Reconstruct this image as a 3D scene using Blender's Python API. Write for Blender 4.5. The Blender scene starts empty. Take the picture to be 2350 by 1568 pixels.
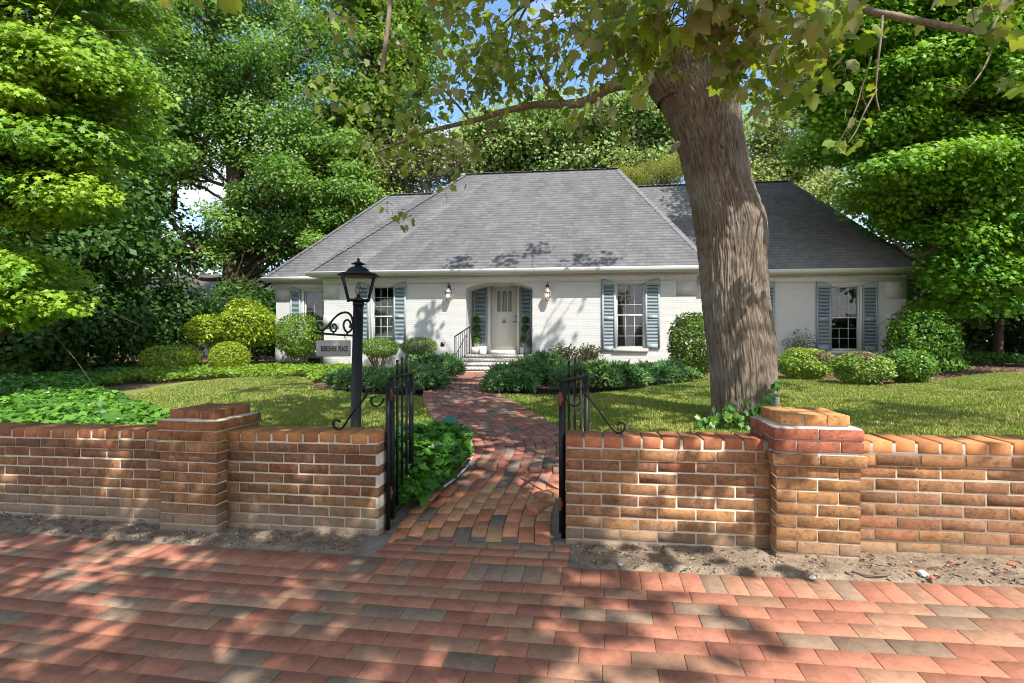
import bpy, math, random
import numpy as np
from mathutils import Vector, noise as mnoise

rng = np.random.default_rng(11)
random.seed(5)
scene = bpy.context.scene
COL = scene.collection
F = 1159.3            # focal length in units of the 2350-wide picture
CAMZ = 1.25
PI = math.pi
SUN_EL, SUN_AZ = math.radians(51), math.radians(28)
SUN = np.array([math.sin(SUN_AZ)*math.cos(SUN_EL), -math.cos(SUN_AZ)*math.cos(SUN_EL), math.sin(SUN_EL)])

# ------------------------------------------------------------------ measuring
def at(x, y, Y):
    return np.array([(x-1175)/F*Y, Y, CAMZ+(784-y)/F*Y])

def zs(X):
    X = np.asarray(X, float)
    q = np.clip(X+3.5, 0, 8)
    return 0.0035*q*q + 0.01*np.clip(X-4.5, 0, 40)

def G(X, Y):
    X = np.asarray(X, float); Y = np.asarray(Y, float)
    d = np.maximum(Y-(3.05-0.16*X), 0)
    return zs(X)*np.exp(-d/4)+0.42*(1-np.exp(-d/5))

def gpt(x, y):
    Z = F*1.15/(y-784)
    for _ in range(30):
        Z = 0.5*Z+0.5*F*(CAMZ-float(G((x-1175)/F*Z, Z)))/(y-784)
    return np.array([(x-1175)/F*Z, Z])

# ------------------------------------------------------------------ meshes
class MB:
    def __init__(s):
        s.v = []; s.c = []; s.f = {}; s.n = 0; s.fi = []
    def add(s, v, faces, col=(1, 1, 1), mat=0):
        v = np.asarray(v, float).reshape(-1, 3)
        c = np.asarray(col, float)
        if c.ndim == 1: c = np.broadcast_to(c, (len(v), 3))
        s.v.append(v); s.c.append(c)
        byk = {}
        if isinstance(faces, np.ndarray):
            byk[faces.shape[1]] = faces
        else:
            for f in faces: byk.setdefault(len(f), []).append(f)
        for k, a in byk.items():
            s.f.setdefault(k, []).append((np.asarray(a, np.int64)+s.n, mat))
        s.n += len(v)
    def build(s, name, mat=None, parent=None, smooth=False):
        me = bpy.data.meshes.new(name)
        V = np.concatenate(s.v).astype(np.float32); C = np.concatenate(s.c).astype(np.float32)
        loops = []; tot = []; mi = []
        for k, lst in s.f.items():
            for a, m in lst:
                loops.append(a.reshape(-1)); tot.append(np.full(len(a), k)); mi.append(np.full(len(a), m))
        loops = np.concatenate(loops).astype(np.int32); tot = np.concatenate(tot).astype(np.int32); mi = np.concatenate(mi).astype(np.int32)
        me.vertices.add(len(V)); me.vertices.foreach_set('co', V.reshape(-1))
        me.loops.add(len(loops)); me.loops.foreach_set('vertex_index', loops)
        me.polygons.add(len(tot))
        st = np.concatenate([[0], np.cumsum(tot)[:-1]]).astype(np.int32)
        me.polygons.foreach_set('loop_start', st); me.polygons.foreach_set('loop_total', tot)
        me.polygons.foreach_set('material_index', mi)
        if smooth: me.polygons.foreach_set('use_smooth', np.ones(len(tot), bool))
        at_ = me.attributes.new('tint', 'FLOAT_COLOR', 'POINT')
        at_.data.foreach_set('color', np.concatenate([C, np.ones((len(C), 1), np.float32)], 1).reshape(-1))
        me.update(calc_edges=True); me.validate()
        for m in (mat if isinstance(mat, (list, tuple)) else [mat]):
            if m: me.materials.append(m)
        o = bpy.data.objects.new(name, me); COL.objects.link(o)
        if parent: o.parent = parent
        return o

def thing(name, label, cat, loc=(0, 0, 0), rotz=0, group=None):
    o = bpy.data.objects.new(name, None); COL.objects.link(o)
    o.empty_display_size = 0.2
    o.location = loc; o.rotation_euler = (0, 0, rotz)
    return tag(o, label, cat, group)
def tag(o, label, cat, group=None, kind=None):
    o['label'] = label; o['category'] = cat
    if group: o['group'] = group
    if kind: o['kind'] = kind
    return o
def struct(o, kind='structure'):
    o['kind'] = kind
    return o

def norm(a): return a/np.maximum(np.linalg.norm(a, axis=-1, keepdims=True), 1e-9)

def box(mb, x0, x1, y0, y1, z0, z1, col=(1, 1, 1), mat=0):
    v = [(x, y, z) for z in (z0, z1) for y in (y0, y1) for x in (x0, x1)]
    mb.add(v, [(0, 2, 3, 1), (4, 5, 7, 6), (0, 1, 5, 4), (2, 6, 7, 3), (0, 4, 6, 2), (1, 3, 7, 5)], col, mat)

# chamfered box template: vertex = sign*(H - inset*ch)
def _tmpl():
    S = np.array([(x, y, z) for z in (-1, 1) for y in (-1, 1) for x in (-1, 1)], float)
    sg = []; ins = []
    for c in range(8):
        for k in range(3):
            sg.append(S[c]); i = np.ones(3); i[k] = 0; ins.append(i)
    sg = np.array(sg); ins = np.array(ins)
    V = sg*(1-0.1*ins)
    fs = []
    def orient(f):
        p = V[list(f)]; n = np.cross(p[1]-p[0], p[2]-p[0])
        return f if n@p.mean(0) > 0 else f[::-1]
    for k in range(3):
        o = [i for i in range(3) if i != k]
        for s_ in (-1, 1):
            cs = [c for c in range(8) if S[c][k] == s_]
            cs.sort(key=lambda c: math.atan2(S[c][o[1]], S[c][o[0]]))
            fs.append(orient(tuple(c*3+k for c in cs)))
    for a in range(8):
        for b in range(a+1, 8):
            d = np.nonzero(S[a] != S[b])[0]
            if len(d) == 1:
                k, l = [i for i in range(3) if i != d[0]]
                fs.append(orient((a*3+k, b*3+k, b*3+l, a*3+l)))
    for c in range(8): fs.append(orient((c*3, c*3+1, c*3+2)))
    return sg, ins, fs
CB_S, CB_I, CB_F = _tmpl()
def bricks(mb, C, H, yaw, cols, ch=0.004, tilt=0.0, wob=0.0, slope=None):
    """many chamfered boxes: C centres, H half sizes, yaw about z"""
    C = np.asarray(C, float).reshape(-1, 3); N = len(C)
    if N == 0: return
    H = np.broadcast_to(np.asarray(H, float), (N, 3)); yaw = np.broadcast_to(np.asarray(yaw, float), (N,))
    L = CB_S[None]*(H[:, None]-CB_I[None]*ch)
    if wob: L = L+rng.normal(0, wob, L.shape)
    if tilt:
        t = rng.normal(0, tilt, (N, 2))
        L = L.copy(); L[..., 2] += L[..., 0]*t[:, None, 0]+L[..., 1]*t[:, None, 1]
    c, s = np.cos(yaw)[:, None], np.sin(yaw)[:, None]
    V = np.stack([L[..., 0]*c-L[..., 1]*s, L[..., 0]*s+L[..., 1]*c, L[..., 2]], -1)
    if slope is not None: V[..., 2] += V[..., 0]*slope[:, None, 0]+V[..., 1]*slope[:, None, 1]
    V = V+C[:, None]
    off = np.arange(N)*24
    cc = np.repeat(np.broadcast_to(np.asarray(cols, float), (N, 3)), 24, 0)
    first = True
    n0 = mb.n
    mb.v.append(V.reshape(-1, 3)); mb.c.append(cc); mb.n += N*24
    for k in (3, 4):
        fk = np.array([f for f in CB_F if len(f) == k])
        a = (fk[None]+off[:, None, None]).reshape(-1, k)+n0
        mb.f.setdefault(k, []).append((a, 0))

def tube(mb, pts, rad, n=8, cap=True, col=(1, 1, 1), squash=None, square=False):
    P = np.asarray(pts, float); m = len(P)
    R = np.broadcast_to(np.asarray(rad, float), (m,))
    T = np.gradient(P, axis=0); T = norm(T)
    ref = np.array([0, 0, 1.0]) if abs(T[0][2]) < 0.9 else np.array([0, 1.0, 0])
    A = []
    a = norm(np.cross(ref, T[0]))
    for i in range(m):
        a = a-(a@T[i])*T[i]; a = norm(a); A.append(a)
    A = np.array(A); B = np.cross(T, A)
    ang = np.arange(n)*2*PI/n+(PI/4 if square else 0)
    k = math.sqrt(2) if square else 1
    V = P[:, None]+R[:, None, None]*k*(np.cos(ang)[None, :, None]*A[:, None]+np.sin(ang)[None, :, None]*B[:, None])
    i = np.arange(m-1)[:, None]*n; j = np.arange(n)[None]; j2 = (j+1) % n
    f = np.stack([i+j, i+j2, i+n+j2, i+n+j], -1).reshape(-1, 4)
    n0 = mb.n
    mb.add(V.reshape(-1, 3), f, col)
    if cap:
        mb.f.setdefault(n, []).append((np.array([np.arange(n)[::-1]+n0, np.arange(n)+n0+(m-1)*n]), 0))

def spline(pts, n=24):
    P = np.asarray(pts, float)
    P2 = np.vstack([2*P[0]-P[1], P, 2*P[-1]-P[-2]])
    out = []
    segs = len(P)-1
    per = max(2, n//segs)
    for i in range(segs):
        a, b, c, d = P2[i:i+4]
        for t in np.linspace(0, 1, per, endpoint=False):
            out.append(0.5*((2*b)+(-a+c)*t+(2*a-5*b+4*c-d)*t*t+(-a+3*b-3*c+d)*t**3))
    out.append(P[-1])
    return np.array(out)

def lathe(mb, c, prof, n=16, col=(1, 1, 1), rot=0):
    """prof: list (r,z)"""
    pr = np.asarray(prof, float); m = len(pr)
    ang = np.arange(n)*2*PI/n+rot
    V = np.stack([c[0]+pr[:, None, 0]*np.cos(ang), c[1]+pr[:, None, 0]*np.sin(ang), c[2]+np.repeat(pr[:, None, 1], n, 1)], -1)
    i = np.arange(m-1)[:, None]*n; j = np.arange(n)[None]; j2 = (j+1) % n
    f = np.stack([i+j, i+j2, i+n+j2, i+n+j], -1).reshape(-1, 4)
    n0 = mb.n
    mb.add(V.reshape(-1, 3), f, col)
    mb.f.setdefault(n, []).append((np.array([np.arange(n)[::-1]+n0, np.arange(n)+n0+(m-1)*n]), 0))

# ------------------------------------------------------------------ leaves
DIAMOND = (np.array([(0, 0, 0), (.45, .32, -.06), (1, 0, -.12), (.45, -.32, -.06)]), [(0, 3, 2, 1)])
OVAL = (np.array([(0, 0, 0), (.25, .2, .03), (.65, .22, .0), (1, 0, -.1), (.65, -.22, .0), (.25, -.2, .03)]), [(0, 1, 2, 3), (0, 3, 4, 5)])
NEEDLE = (np.array([(0, 0, 0), (.4, .13, 0), (1, 0, 0), (.4, -.13, 0)]), [(0, 3, 2, 1)])
def _lobed(pts, fold=.22, droop=.18):
    R = [(u, v) for u, v in pts]
    n = len(R)
    T = [(u, v, -abs(v)*fold-droop*u*u) for u, v in R]+[(u, -v, -abs(v)*fold-droop*u*u) for u, v in R[1:-1]]
    f1 = tuple(range(n-1, -1, -1))
    f2 = (0,)+tuple(range(n, n+n-2))+(n-1,)
    return np.array(T), [f1, f2]
MAPLE = _lobed([(0, 0), (.0, .16), (.10, .44), (.26, .34), (.40, .37), (.60, .50), (.60, .26), (.80, .17), (1.0, 0)], .3, .3)
STAR = _lobed([(0, 0), (.05, .42), (.28, .2), (.62, .48), (.58, .16), (1.0, 0)])
IVY = _lobed([(0, 0), (-.14, .22), (.06, .46), (.34, .36), (.52, .50), (.66, .24), (1.0, 0)], .18, .14)

def leaves(mb, P, size, N, D, cols, tm=DIAMOND):
    P = np.asarray(P, float); n = len(P)
    if n == 0: return
    N = norm(N); D = norm(D-(D*N).sum(-1, keepdims=True)*N); B = np.cross(N, D)
    T, fs = tm
    k = len(T)
    s = np.broadcast_to(np.asarray(size, float), (n,))[:, None, None]
    V = P[:, None]+s*(T[None, :, 0:1]*D[:, None]+T[None, :, 1:2]*B[:, None]+T[None, :, 2:3]*N[:, None])
    cc = np.repeat(np.broadcast_to(cols, (n, 3)), k, 0)
    n0 = mb.n
    mb.v.append(V.reshape(-1, 3)); mb.c.append(cc); mb.n += n*k
    off = (np.arange(n)*k+n0)
    byk = {}
    for f in fs: byk.setdefault(len(f), []).append(f)
    for kk, a in byk.items():
        a = np.array(a)
        mb.f.setdefault(kk, []).append(((a[None]+off[:, None, None]).reshape(-1, kk), 0))

def pal(n, a, b, jit=.12):
    t = rng.random((n, 1))
    c = np.array(a)*(1-t)+np.array(b)*t
    return np.clip(c*(1+rng.normal(0, jit, (n, 1))), .004, .9)

def cloud(mb, C, R, per, size, A, B, tm=DIAMOND, up=.5, out=.3, sizej=.25, clump=.25):
    """leaf clumps: C (n,3) centres, R (n,3) radii"""
    C = np.asarray(C, float).reshape(-1, 3); R = np.asarray(R, float).reshape(-1, 3); n = len(C)
    if n == 0: return
    idx = np.repeat(np.arange(n), per)
    q = norm(rng.normal(size=(len(idx), 3)))*(rng.random((len(idx), 1))**.45)
    P = C[idx]+q*R[idx]
    Nn = up*np.array([.25, -.5, .85])+out*q+(1-up)*rng.normal(0, .75, (len(idx), 3))
    Dd = q*.7+rng.normal(0, .7, q.shape)+np.array([0, 0, -.25])
    ct = np.clip(rng.normal(.5, clump, n), 0, 1)[idx][:, None]
    t = np.clip(ct+rng.normal(0, .18, (len(idx), 1)), 0, 1)
    cols = np.clip((np.array(A)*(1-t)+np.array(B)*t)*(1+rng.normal(0, .1, (len(idx), 1))), .004, .9)
    leaves(mb, P, size*(1+rng.normal(0, sizej, len(idx))).clip(.4, 1.8), Nn, Dd, cols, tm)

def blob_pts(n, shell=.35):
    q = norm(rng.normal(size=(n, 3)))
    return q*(1-shell*rng.random((n, 1))**1.0)

# ------------------------------------------------------------------ materials
def new_mat(name):
    m = bpy.data.materials.new(name); m.use_nodes = True
    nt = m.node_tree; nt.nodes.clear()
    return m, nt
def nd(nt, t, **kw):
    n = nt.nodes.new(t)
    for k, v in kw.items():
        if k in n.inputs: n.inputs[k].default_value = v
        else: setattr(n, k, v)
    return n
def L(nt, a, b): nt.links.new(a, b)
def out(nt, sh):
    o = nd(nt, 'ShaderNodeOutputMaterial'); L(nt, sh, o.inputs['Surface']); return o
def mixc(nt, fac, a, b, mode='MIX'):
    m = nd(nt, 'ShaderNodeMix', data_type='RGBA', blend_type=mode)
    for sock, v in ((m.inputs[0], fac), (m.inputs[6], a), (m.inputs[7], b)):
        if hasattr(v, 'is_output'): L(nt, v, sock)
        else: sock.default_value = v if not isinstance(v, tuple) or len(v) == 4 else (*v, 1)
    return m.outputs[2]
def ramp(nt, fac, stops):
    r = nd(nt, 'ShaderNodeValToRGB')
    e = r.color_ramp.elements
    while len(e) > len(stops): e.remove(e[-1])
    while len(e) < len(stops): e.new(.5)
    for i, (p, c) in enumerate(stops):
        e[i].position = p; e[i].color = (c, c, c, 1) if not isinstance(c, tuple) else (*c, 1)
    L(nt, fac, r.inputs[0]); return r.outputs[0]
def noisef(nt, scale, detail=4, rough=.6, vec=None, dist=0):
    n = nd(nt, 'ShaderNodeTexNoise', Scale=scale, Detail=detail, Roughness=rough, Distortion=dist)
    if vec is not None: L(nt, vec, n.inputs['Vector'])
    return n.outputs[0]
def objco(nt, scale=None):
    t = nd(nt, 'ShaderNodeTexCoord').outputs['Object']
    if scale is None: return t
    m = nd(nt, 'ShaderNodeMapping'); m.inputs['Scale'].default_value = scale
    L(nt, t, m.inputs[0]); return m.outputs[0]
def tint(nt): return nd(nt, 'ShaderNodeAttribute', attribute_name='tint').outputs['Color']
def bump(nt, h, strength, dist):
    b = nd(nt, 'ShaderNodeBump', Strength=strength, Distance=dist); L(nt, h, b.inputs['Height']); return b.outputs[0]
def pbsdf(nt, col, rough=.6, normal=None, metallic=0, spec=.4):
    p = nd(nt, 'ShaderNodeBsdfPrincipled', Roughness=rough, Metallic=metallic)
    p.inputs['Specular IOR Level'].default_value = spec
    if hasattr(col, 'is_output'): L(nt, col, p.inputs['Base Color'])
    else: p.inputs['Base Color'].default_value = (*col, 1)
    if normal is not None: L(nt, normal, p.inputs['Normal'])
    return p
def simple(name, col, rough=.6, metallic=0, spec=.4, var=.15, vs=6, bs=0, bd=.002, bsc=60):
    m, nt = new_mat(name)
    c = mixc(nt, noisef(nt, vs, 5, .6, objco(nt)), tuple(x*(1-var) for x in col), tuple(min(1, x*(1+var)) for x in col))
    n = bump(nt, noisef(nt, bsc, 3, .6, objco(nt)), bs, bd) if bs else None
    out(nt, pbsdf(nt, c, rough, n, metallic, spec).outputs[0]); return m
def leafmat(name, tr=.4, rough=.38, spec=.5, yel=(1.35, 1.2, .5), under=None):
    m, nt = new_mat(name)
    c = tint(nt)
    base = c
    if under:
        g = nd(nt, 'ShaderNodeNewGeometry').outputs['Backfacing']
        base = mixc(nt, g, c, under)
    p = pbsdf(nt, base, rough, None, 0, spec)
    t = nd(nt, 'ShaderNodeBsdfTranslucent')
    L(nt, mixc(nt, 1.0, c, yel, 'MULTIPLY'), t.inputs[0])
    mx = nd(nt, 'ShaderNodeMixShader'); mx.inputs[0].default_value = tr
    L(nt, p.outputs[0], mx.inputs[1]); L(nt, t.outputs[0], mx.inputs[2])
    out(nt, mx.outputs[0]); return m
def brickmat(name, bumpd=.005, mott=.45, dirt=True, rough=.85, bsc=55, dz=.07):
    m, nt = new_mat(name)
    co = objco(nt)
    n1 = noisef(nt, 17, 8, .75, co, .8); n2 = noisef(nt, 90, 4, .7, co)
    f = ramp(nt, n1, [(.33, 1-mott), (.5, 1.0), (.66, 1+mott*.7)])
    c = mixc(nt, 1.0, tint(nt), f, 'MULTIPLY')
    c = mixc(nt, ramp(nt, n2, [(.58, 0.0), (.72, .45)]), c, (.40, .23, .11))
    if mott > .4: c = mixc(nt, ramp(nt, noisef(nt, 48, 5, .75, co), [(.36, .6), (.46, 0.0)]), c, (.06, .04, .03))
    if dirt:
        z = nd(nt, 'ShaderNodeSeparateXYZ'); L(nt, co, z.inputs[0])
        ma = nd(nt, 'ShaderNodeMath', operation='MULTIPLY_ADD'); L(nt, noisef(nt, 7, 5, .7, co), ma.inputs[0]); ma.inputs[1].default_value = .3
        L(nt, z.outputs[2], ma.inputs[2])
        mr = nd(nt, 'ShaderNodeMapRange'); L(nt, ma.outputs[0], mr.inputs[0])
        for i, v in ((1, dz+.12), (2, dz+.30), (3, .85), (4, 0.0)): mr.inputs[i].default_value = v
        c = mixc(nt, mr.outputs[0], c, (.26, .205, .15))
    b = bump(nt, noisef(nt, bsc, 5, .7, objco(nt, (1, 1, 1.6)), 1.0), .9, bumpd)
    out(nt, pbsdf(nt, c, rough, b, 0, .2).outputs[0]); return m

M = {}
M['wallbrick'] = brickmat('rustic_brick')
M['coping'] = brickmat('coping_brick', .002, .28, False)
M['mortar'] = simple('mortar', (.55, .48, .38), .95, 0, .1, .25, 30, .8, .004, 80)
M['mortar_grey'] = simple('fresh_mortar', (.42, .42, .42), .95, 0, .1, .2, 30, .8, .004, 80)
M['paver'] = brickmat('paver', .0016, .26, False, .95, 60)
M['pathbrick'] = brickmat('path_brick', .002, .3, False, .85, 60)
M['iron'] = simple('black_iron', (.008, .008, .009), .5, 0, .3, .4, 20, .3, .001, 90)
M['iron2'] = simple('black_painted_pole', (.007, .007, .0075), .48, 0, .35, .3, 10, .25, .001, 60)
M['rust'] = simple('rusty_hinge', (.17, .06, .03), .8, 0, .2, .4, 40)
M['white'] = simple('white_paint', (.58, .58, .555), .45, 0, .4, .04, 5)
M['cream'] = simple('cream_door_paint', (.56, .545, .50), .4, 0, .4, .03, 5)
M['sash'] = simple('grey_sash_paint', (.30, .31, .30), .5, 0, .4, .08, 6)
M['shutter'] = simple('blue_grey_paint', (.24, .295, .315), .5, 0, .4, .12, 8)
M['sign'] = simple('grey_sign_paint', (.30, .30, .295), .5, 0, .4, .1, 6)
M['black'] = simple('black_letter_paint', (.012, .012, .012), .5)
M['stone'] = simple('pale_step', (.50, .475, .425), .85, 0, .2, .15, 8, .5, .004, 40)
M['curtain'] = simple('sheer_curtain', (.17, .17, .185), .9, 0, .1, .08, 12)
M['lace'] = simple('door_curtain', (.15, .17, .13), .9, 0, .1, .15, 20)
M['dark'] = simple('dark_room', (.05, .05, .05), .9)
M['brass'] = simple('aged_metal', (.10, .085, .07), .4, .8, .5, .2, 30)
M['pewter'] = simple('grey_lantern_metal', (.30, .30, .29), .45, .6, .5, .2, 30)
M['green_lamp'] = simple('green_painted_lamp', (.03, .16, .12), .45, 0, .4, .25, 20)
M['pot'] = simple('white_pot', (.66, .65, .62), .4)
M['hose'] = simple('pale_edging_pipe', (.40, .41, .42), .6, 0, .3, .2, 15)
M['twig'] = simple('twig_bark', (.16, .115, .08), .9, 0, .15, .3, 25, .6, .004, 70)
M['bark'] = simple('dark_bark', (.085, .062, .045), .95, 0, .1, .4, 9, .9, .02, 14)
M['palebark'] = simple('pale_bark', (.30, .27, .22), .95, 0, .1, .35, 12, .8, .01, 20)
M['pebble'] = simple('pebble', (.52, .5, .46), .8, 0, .2, .2, 15)
M['chip'] = simple('brick_chip', (.48, .15, .07), .85, 0, .2, .2, 25)
M['leaf'] = leafmat('foliage', .42, .45, .3)
M['gloss'] = leafmat('glossy_foliage', .3, .33, .4, (1.2, 1.15, .45))
M['maple'] = leafmat('maple_leaf', .45, .5, .3, (1.45, 1.3, .4), (.38, .37, .22))
M['juniper'] = leafmat('juniper_foliage', .2, .6, .15, (1.1, 1.1, .6))
M['grass'] = leafmat('grass_blades', .35, .5, .2, (1.2, 1.1, .5))

def bark_big():
    m, nt = new_mat('maple_bark')
    c = tint(nt)
    co = objco(nt, (1, 1, .22))
    n1 = noisef(nt, 26, 6, .7, co, .5); n2 = noisef(nt, 2.2, 4, .6, objco(nt)); n3 = noisef(nt, 60, 4, .7, objco(nt, (1, 1, .4)))
    c = mixc(nt, 1, c, ramp(nt, n1, [(.3, .55), (.6, 1.25)]), 'MULTIPLY')
    c = mixc(nt, ramp(nt, n2, [(.5, 0.0), (.7, .45)]), c, (.32, .30, .27))
    b = bump(nt, n1, .8, .012)
    b2 = nd(nt, 'ShaderNodeBump', Strength=.6, Distance=.004); L(nt, n3, b2.inputs['Height']); L(nt, b, b2.inputs['Normal'])
    out(nt, pbsdf(nt, c, .92, b2.outputs[0], 0, .12).outputs[0]); return m
M['maplebark'] = bark_big()

def white_brick():
    m, nt = new_mat('white_painted_brick')
    s = nd(nt, 'ShaderNodeSeparateXYZ'); L(nt, objco(nt), s.inputs[0])
    a = nd(nt, 'ShaderNodeMath', operation='ADD'); L(nt, s.outputs[0], a.inputs[0]); L(nt, s.outputs[1], a.inputs[1])
    cb = nd(nt, 'ShaderNodeCombineXYZ'); L(nt, a.outputs[0], cb.inputs[0]); L(nt, s.outputs[2], cb.inputs[1])
    br = nd(nt, 'ShaderNodeTexBrick', Scale=1.0); L(nt, cb.outputs[0], br.inputs['Vector'])
    for k, v in (('Mortar Size', .006), ('Mortar Smooth', .4), ('Brick Width', .213), ('Row Height', .0677), ('Bias', 0.0)): br.inputs[k].default_value = v
    br.inputs['Color1'].default_value = (.505, .505, .485, 1); br.inputs['Color2'].default_value = (.485, .485, .465, 1); br.inputs['Mortar'].default_value = (.45, .45, .43, 1)
    n = noisef(nt, 5, 5, .6, objco(nt))
    c = mixc(nt, ramp(nt, n, [(.35, .14), (.65, 0.0)]), br.outputs[0], (.39, .385, .36))
    inv = nd(nt, 'ShaderNodeMath', operation='SUBTRACT'); inv.inputs[0].default_value = 1.0; L(nt, br.outputs[1], inv.inputs[1])
    ad = nd(nt, 'ShaderNodeMath', operation='MULTIPLY_ADD'); L(nt, noisef(nt, 30, 4, .7, objco(nt)), ad.inputs[0]); ad.inputs[1].default_value = .6; L(nt, inv.outputs[0], ad.inputs[2])
    out(nt, pbsdf(nt, c, .7, bump(nt, ad.outputs[0], .6, .0045), 0, .25).outputs[0]); return m
M['whitebrick'] = white_brick()

def shingle():
    m, nt = new_mat('grey_shingles')
    s = nd(nt, 'ShaderNodeSeparateXYZ'); L(nt, objco(nt), s.inputs[0])
    cb = nd(nt, 'ShaderNodeCombineXYZ'); L(nt, s.outputs[0], cb.inputs[0]); L(nt, s.outputs[2], cb.inputs[1])
    br = nd(nt, 'ShaderNodeTexBrick', Scale=1.0, offset=.37, offset_frequency=2, squash=1.4, squash_frequency=3); L(nt, cb.outputs[0], br.inputs['Vector'])
    for k, v in (('Mortar Size', .0035), ('Mortar Smooth', .1), ('Brick Width', .17), ('Row Height', .1005), ('Bias', 0.0)): br.inputs[k].default_value = v
    br.inputs['Color1'].default_value = (.135, .133, .137, 1); br.inputs['Color2'].default_value = (.18, .177, .18, 1); br.inputs['Mortar'].default_value = (.105, .103, .108, 1)
    c = mixc(nt, 1, br.outputs[0], ramp(nt, noisef(nt, 110, 3, .7, objco(nt)), [(.3, .75), (.7, 1.25)]), 'MULTIPLY')
    c = mixc(nt, 1, c, ramp(nt, noisef(nt, .8, 4, .6, objco(nt)), [(.3, .9), (.7, 1.1)]), 'MULTIPLY')
    out(nt, pbsdf(nt, c, .9, bump(nt, noisef(nt, 160, 2, .6, objco(nt)), .4, .003), 0, .2).outputs[0]); return m
M['shingle'] = shingle()

def soil(name, a, b, c2):
    m, nt = new_mat(name)
    co = objco(nt)
    n = noisef(nt, 9, 8, .72, co); n2 = noisef(nt, 70, 5, .75, co)
    c = mixc(nt, ramp(nt, n, [(.35, 0.0), (.65, 1.0)]), a, b)
    c = mixc(nt, ramp(nt, n2, [(.55, 0.0), (.72, .8)]), c, c2)
    out(nt, pbsdf(nt, c, .95, bump(nt, n2, .9, .01), 0, .1).outputs[0]); return m
M['soil'] = soil('garden_soil', (.10, .06, .038), (.20, .13, .085), (.30, .2, .13))
M['dirt'] = soil('sandy_dirt', (.15, .105, .07), (.33, .26, .19), (.45, .38, .30))
M['joint'] = soil('joint_sand', (.16, .125, .10), (.30, .25, .20), (.38, .33, .27))
M['turf'] = soil('lawn_turf', (.12, .17, .03), (.20, .235, .055), (.30, .29, .10))

def glassmat(name, t=.72, add=.05):
    m, nt = new_mat(name)
    tr = nd(nt, 'ShaderNodeBsdfTransparent'); g = nd(nt, 'ShaderNodeBsdfGlossy', Roughness=.03)
    fr = nd(nt, 'ShaderNodeFresnel', IOR=1.5)
    ad = nd(nt, 'ShaderNodeMath', operation='ADD'); L(nt, fr.outputs[0], ad.inputs[0]); ad.inputs[1].default_value = add
    tr.inputs[0].default_value = (t, t, t, 1)
    mx = nd(nt, 'ShaderNodeMixShader'); L(nt, ad.outputs[0], mx.inputs[0]); L(nt, tr.outputs[0], mx.inputs[1]); L(nt, g.outputs[0], mx.inputs[2])
    out(nt, mx.outputs[0]); return m
M['glass'] = glassmat('window_glass'); M['lampglass'] = glassmat('lantern_glass', .97, -.03)
def glow(name, col, s):
    m, nt = new_mat(name); e = nd(nt, 'ShaderNodeEmission', Strength=s); e.inputs[0].default_value = (*col, 1); out(nt, e.outputs[0]); return m
M['bulb'] = glow('lit_bulb', (1, .72, .42), 9)

def text_mesh(body, size, extr, name, mat, parent, loc, rot, sx=1.0):
    cu = bpy.data.curves.new(name, 'FONT'); cu.body = body; cu.size = size; cu.extrude = extr; cu.offset = size*.022
    cu.align_x = 'CENTER'; cu.align_y = 'CENTER'
    tmp = bpy.data.objects.new(name+'_tmp', cu); COL.objects.link(tmp)
    dg = bpy.context.evaluated_depsgraph_get()
    me = bpy.data.meshes.new_from_object(tmp.evaluated_get(dg))
    bpy.data.objects.remove(tmp); bpy.data.curves.remove(cu)
    me.materials.clear(); me.materials.append(mat)
    o = bpy.data.objects.new(name, me); COL.objects.link(o)
    o.parent = parent; o.location = loc; o.rotation_euler = rot; o.scale = (sx, 1, 1)
    return o

# ------------------------------------------------------------------ camera, light, sky
cam = bpy.data.cameras.new('camera'); co_ = bpy.data.objects.new('camera', cam); COL.objects.link(co_)
co_.location = (0, 0, CAMZ); co_.rotation_euler = (PI/2, 0, 0)
cam.sensor_width = 36; cam.lens = 36*F/2350; cam.clip_end = 1000; cam.clip_start = .05
scene.camera = co_
sl = bpy.data.lights.new('sun', 'SUN'); so = bpy.data.objects.new('sun', sl); COL.objects.link(so)
sl.energy = 4.2; sl.angle = math.radians(.55); sl.color = (1, .955, .885)
so.rotation_euler = Vector(SUN).to_track_quat('Z', 'Y').to_euler()
w = bpy.data.worlds.new('World'); scene.world = w; w.use_nodes = True
nt = w.node_tree; nt.nodes.clear()
sky = nd(nt, 'ShaderNodeTexSky', sky_type='NISHITA', sun_disc=False)
sky.sun_elevation = SUN_EL; sky.sun_rotation = PI-SUN_AZ; sky.air_density = 1.0; sky.dust_density = .6; sky.ozone_density = 1.2
bg = nd(nt, 'ShaderNodeBackground', Strength=.14); L(nt, mixc(nt, 1.0, sky.outputs[0], (.95, 1.08, 1.15), 'MULTIPLY'), bg.inputs[0])
bg2 = nd(nt, 'ShaderNodeBackground', Strength=.92); bg2.inputs[0].default_value = (.97, .98, 1, 1)
tc = nd(nt, 'ShaderNodeTexCoord').outputs['Generated']
mp = nd(nt, 'ShaderNodeMapping'); mp.inputs['Scale'].default_value = (1, 1, 1.6); mp.inputs['Location'].default_value = (.35, .1, .2); L(nt, tc, mp.inputs[0])
sz = nd(nt, 'ShaderNodeSeparateXYZ'); L(nt, tc, sz.inputs[0])
el = nd(nt, 'ShaderNodeMath', operation='MULTIPLY_ADD'); L(nt, sz.outputs[2], el.inputs[0]); el.inputs[1].default_value = -.32; el.inputs[2].default_value = .10
yb = nd(nt, 'ShaderNodeMath', operation='MULTIPLY_ADD'); L(nt, sz.outputs[1], yb.inputs[0]); yb.inputs[1].default_value = -.10; L(nt, el.outputs[0], yb.inputs[2])
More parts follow.
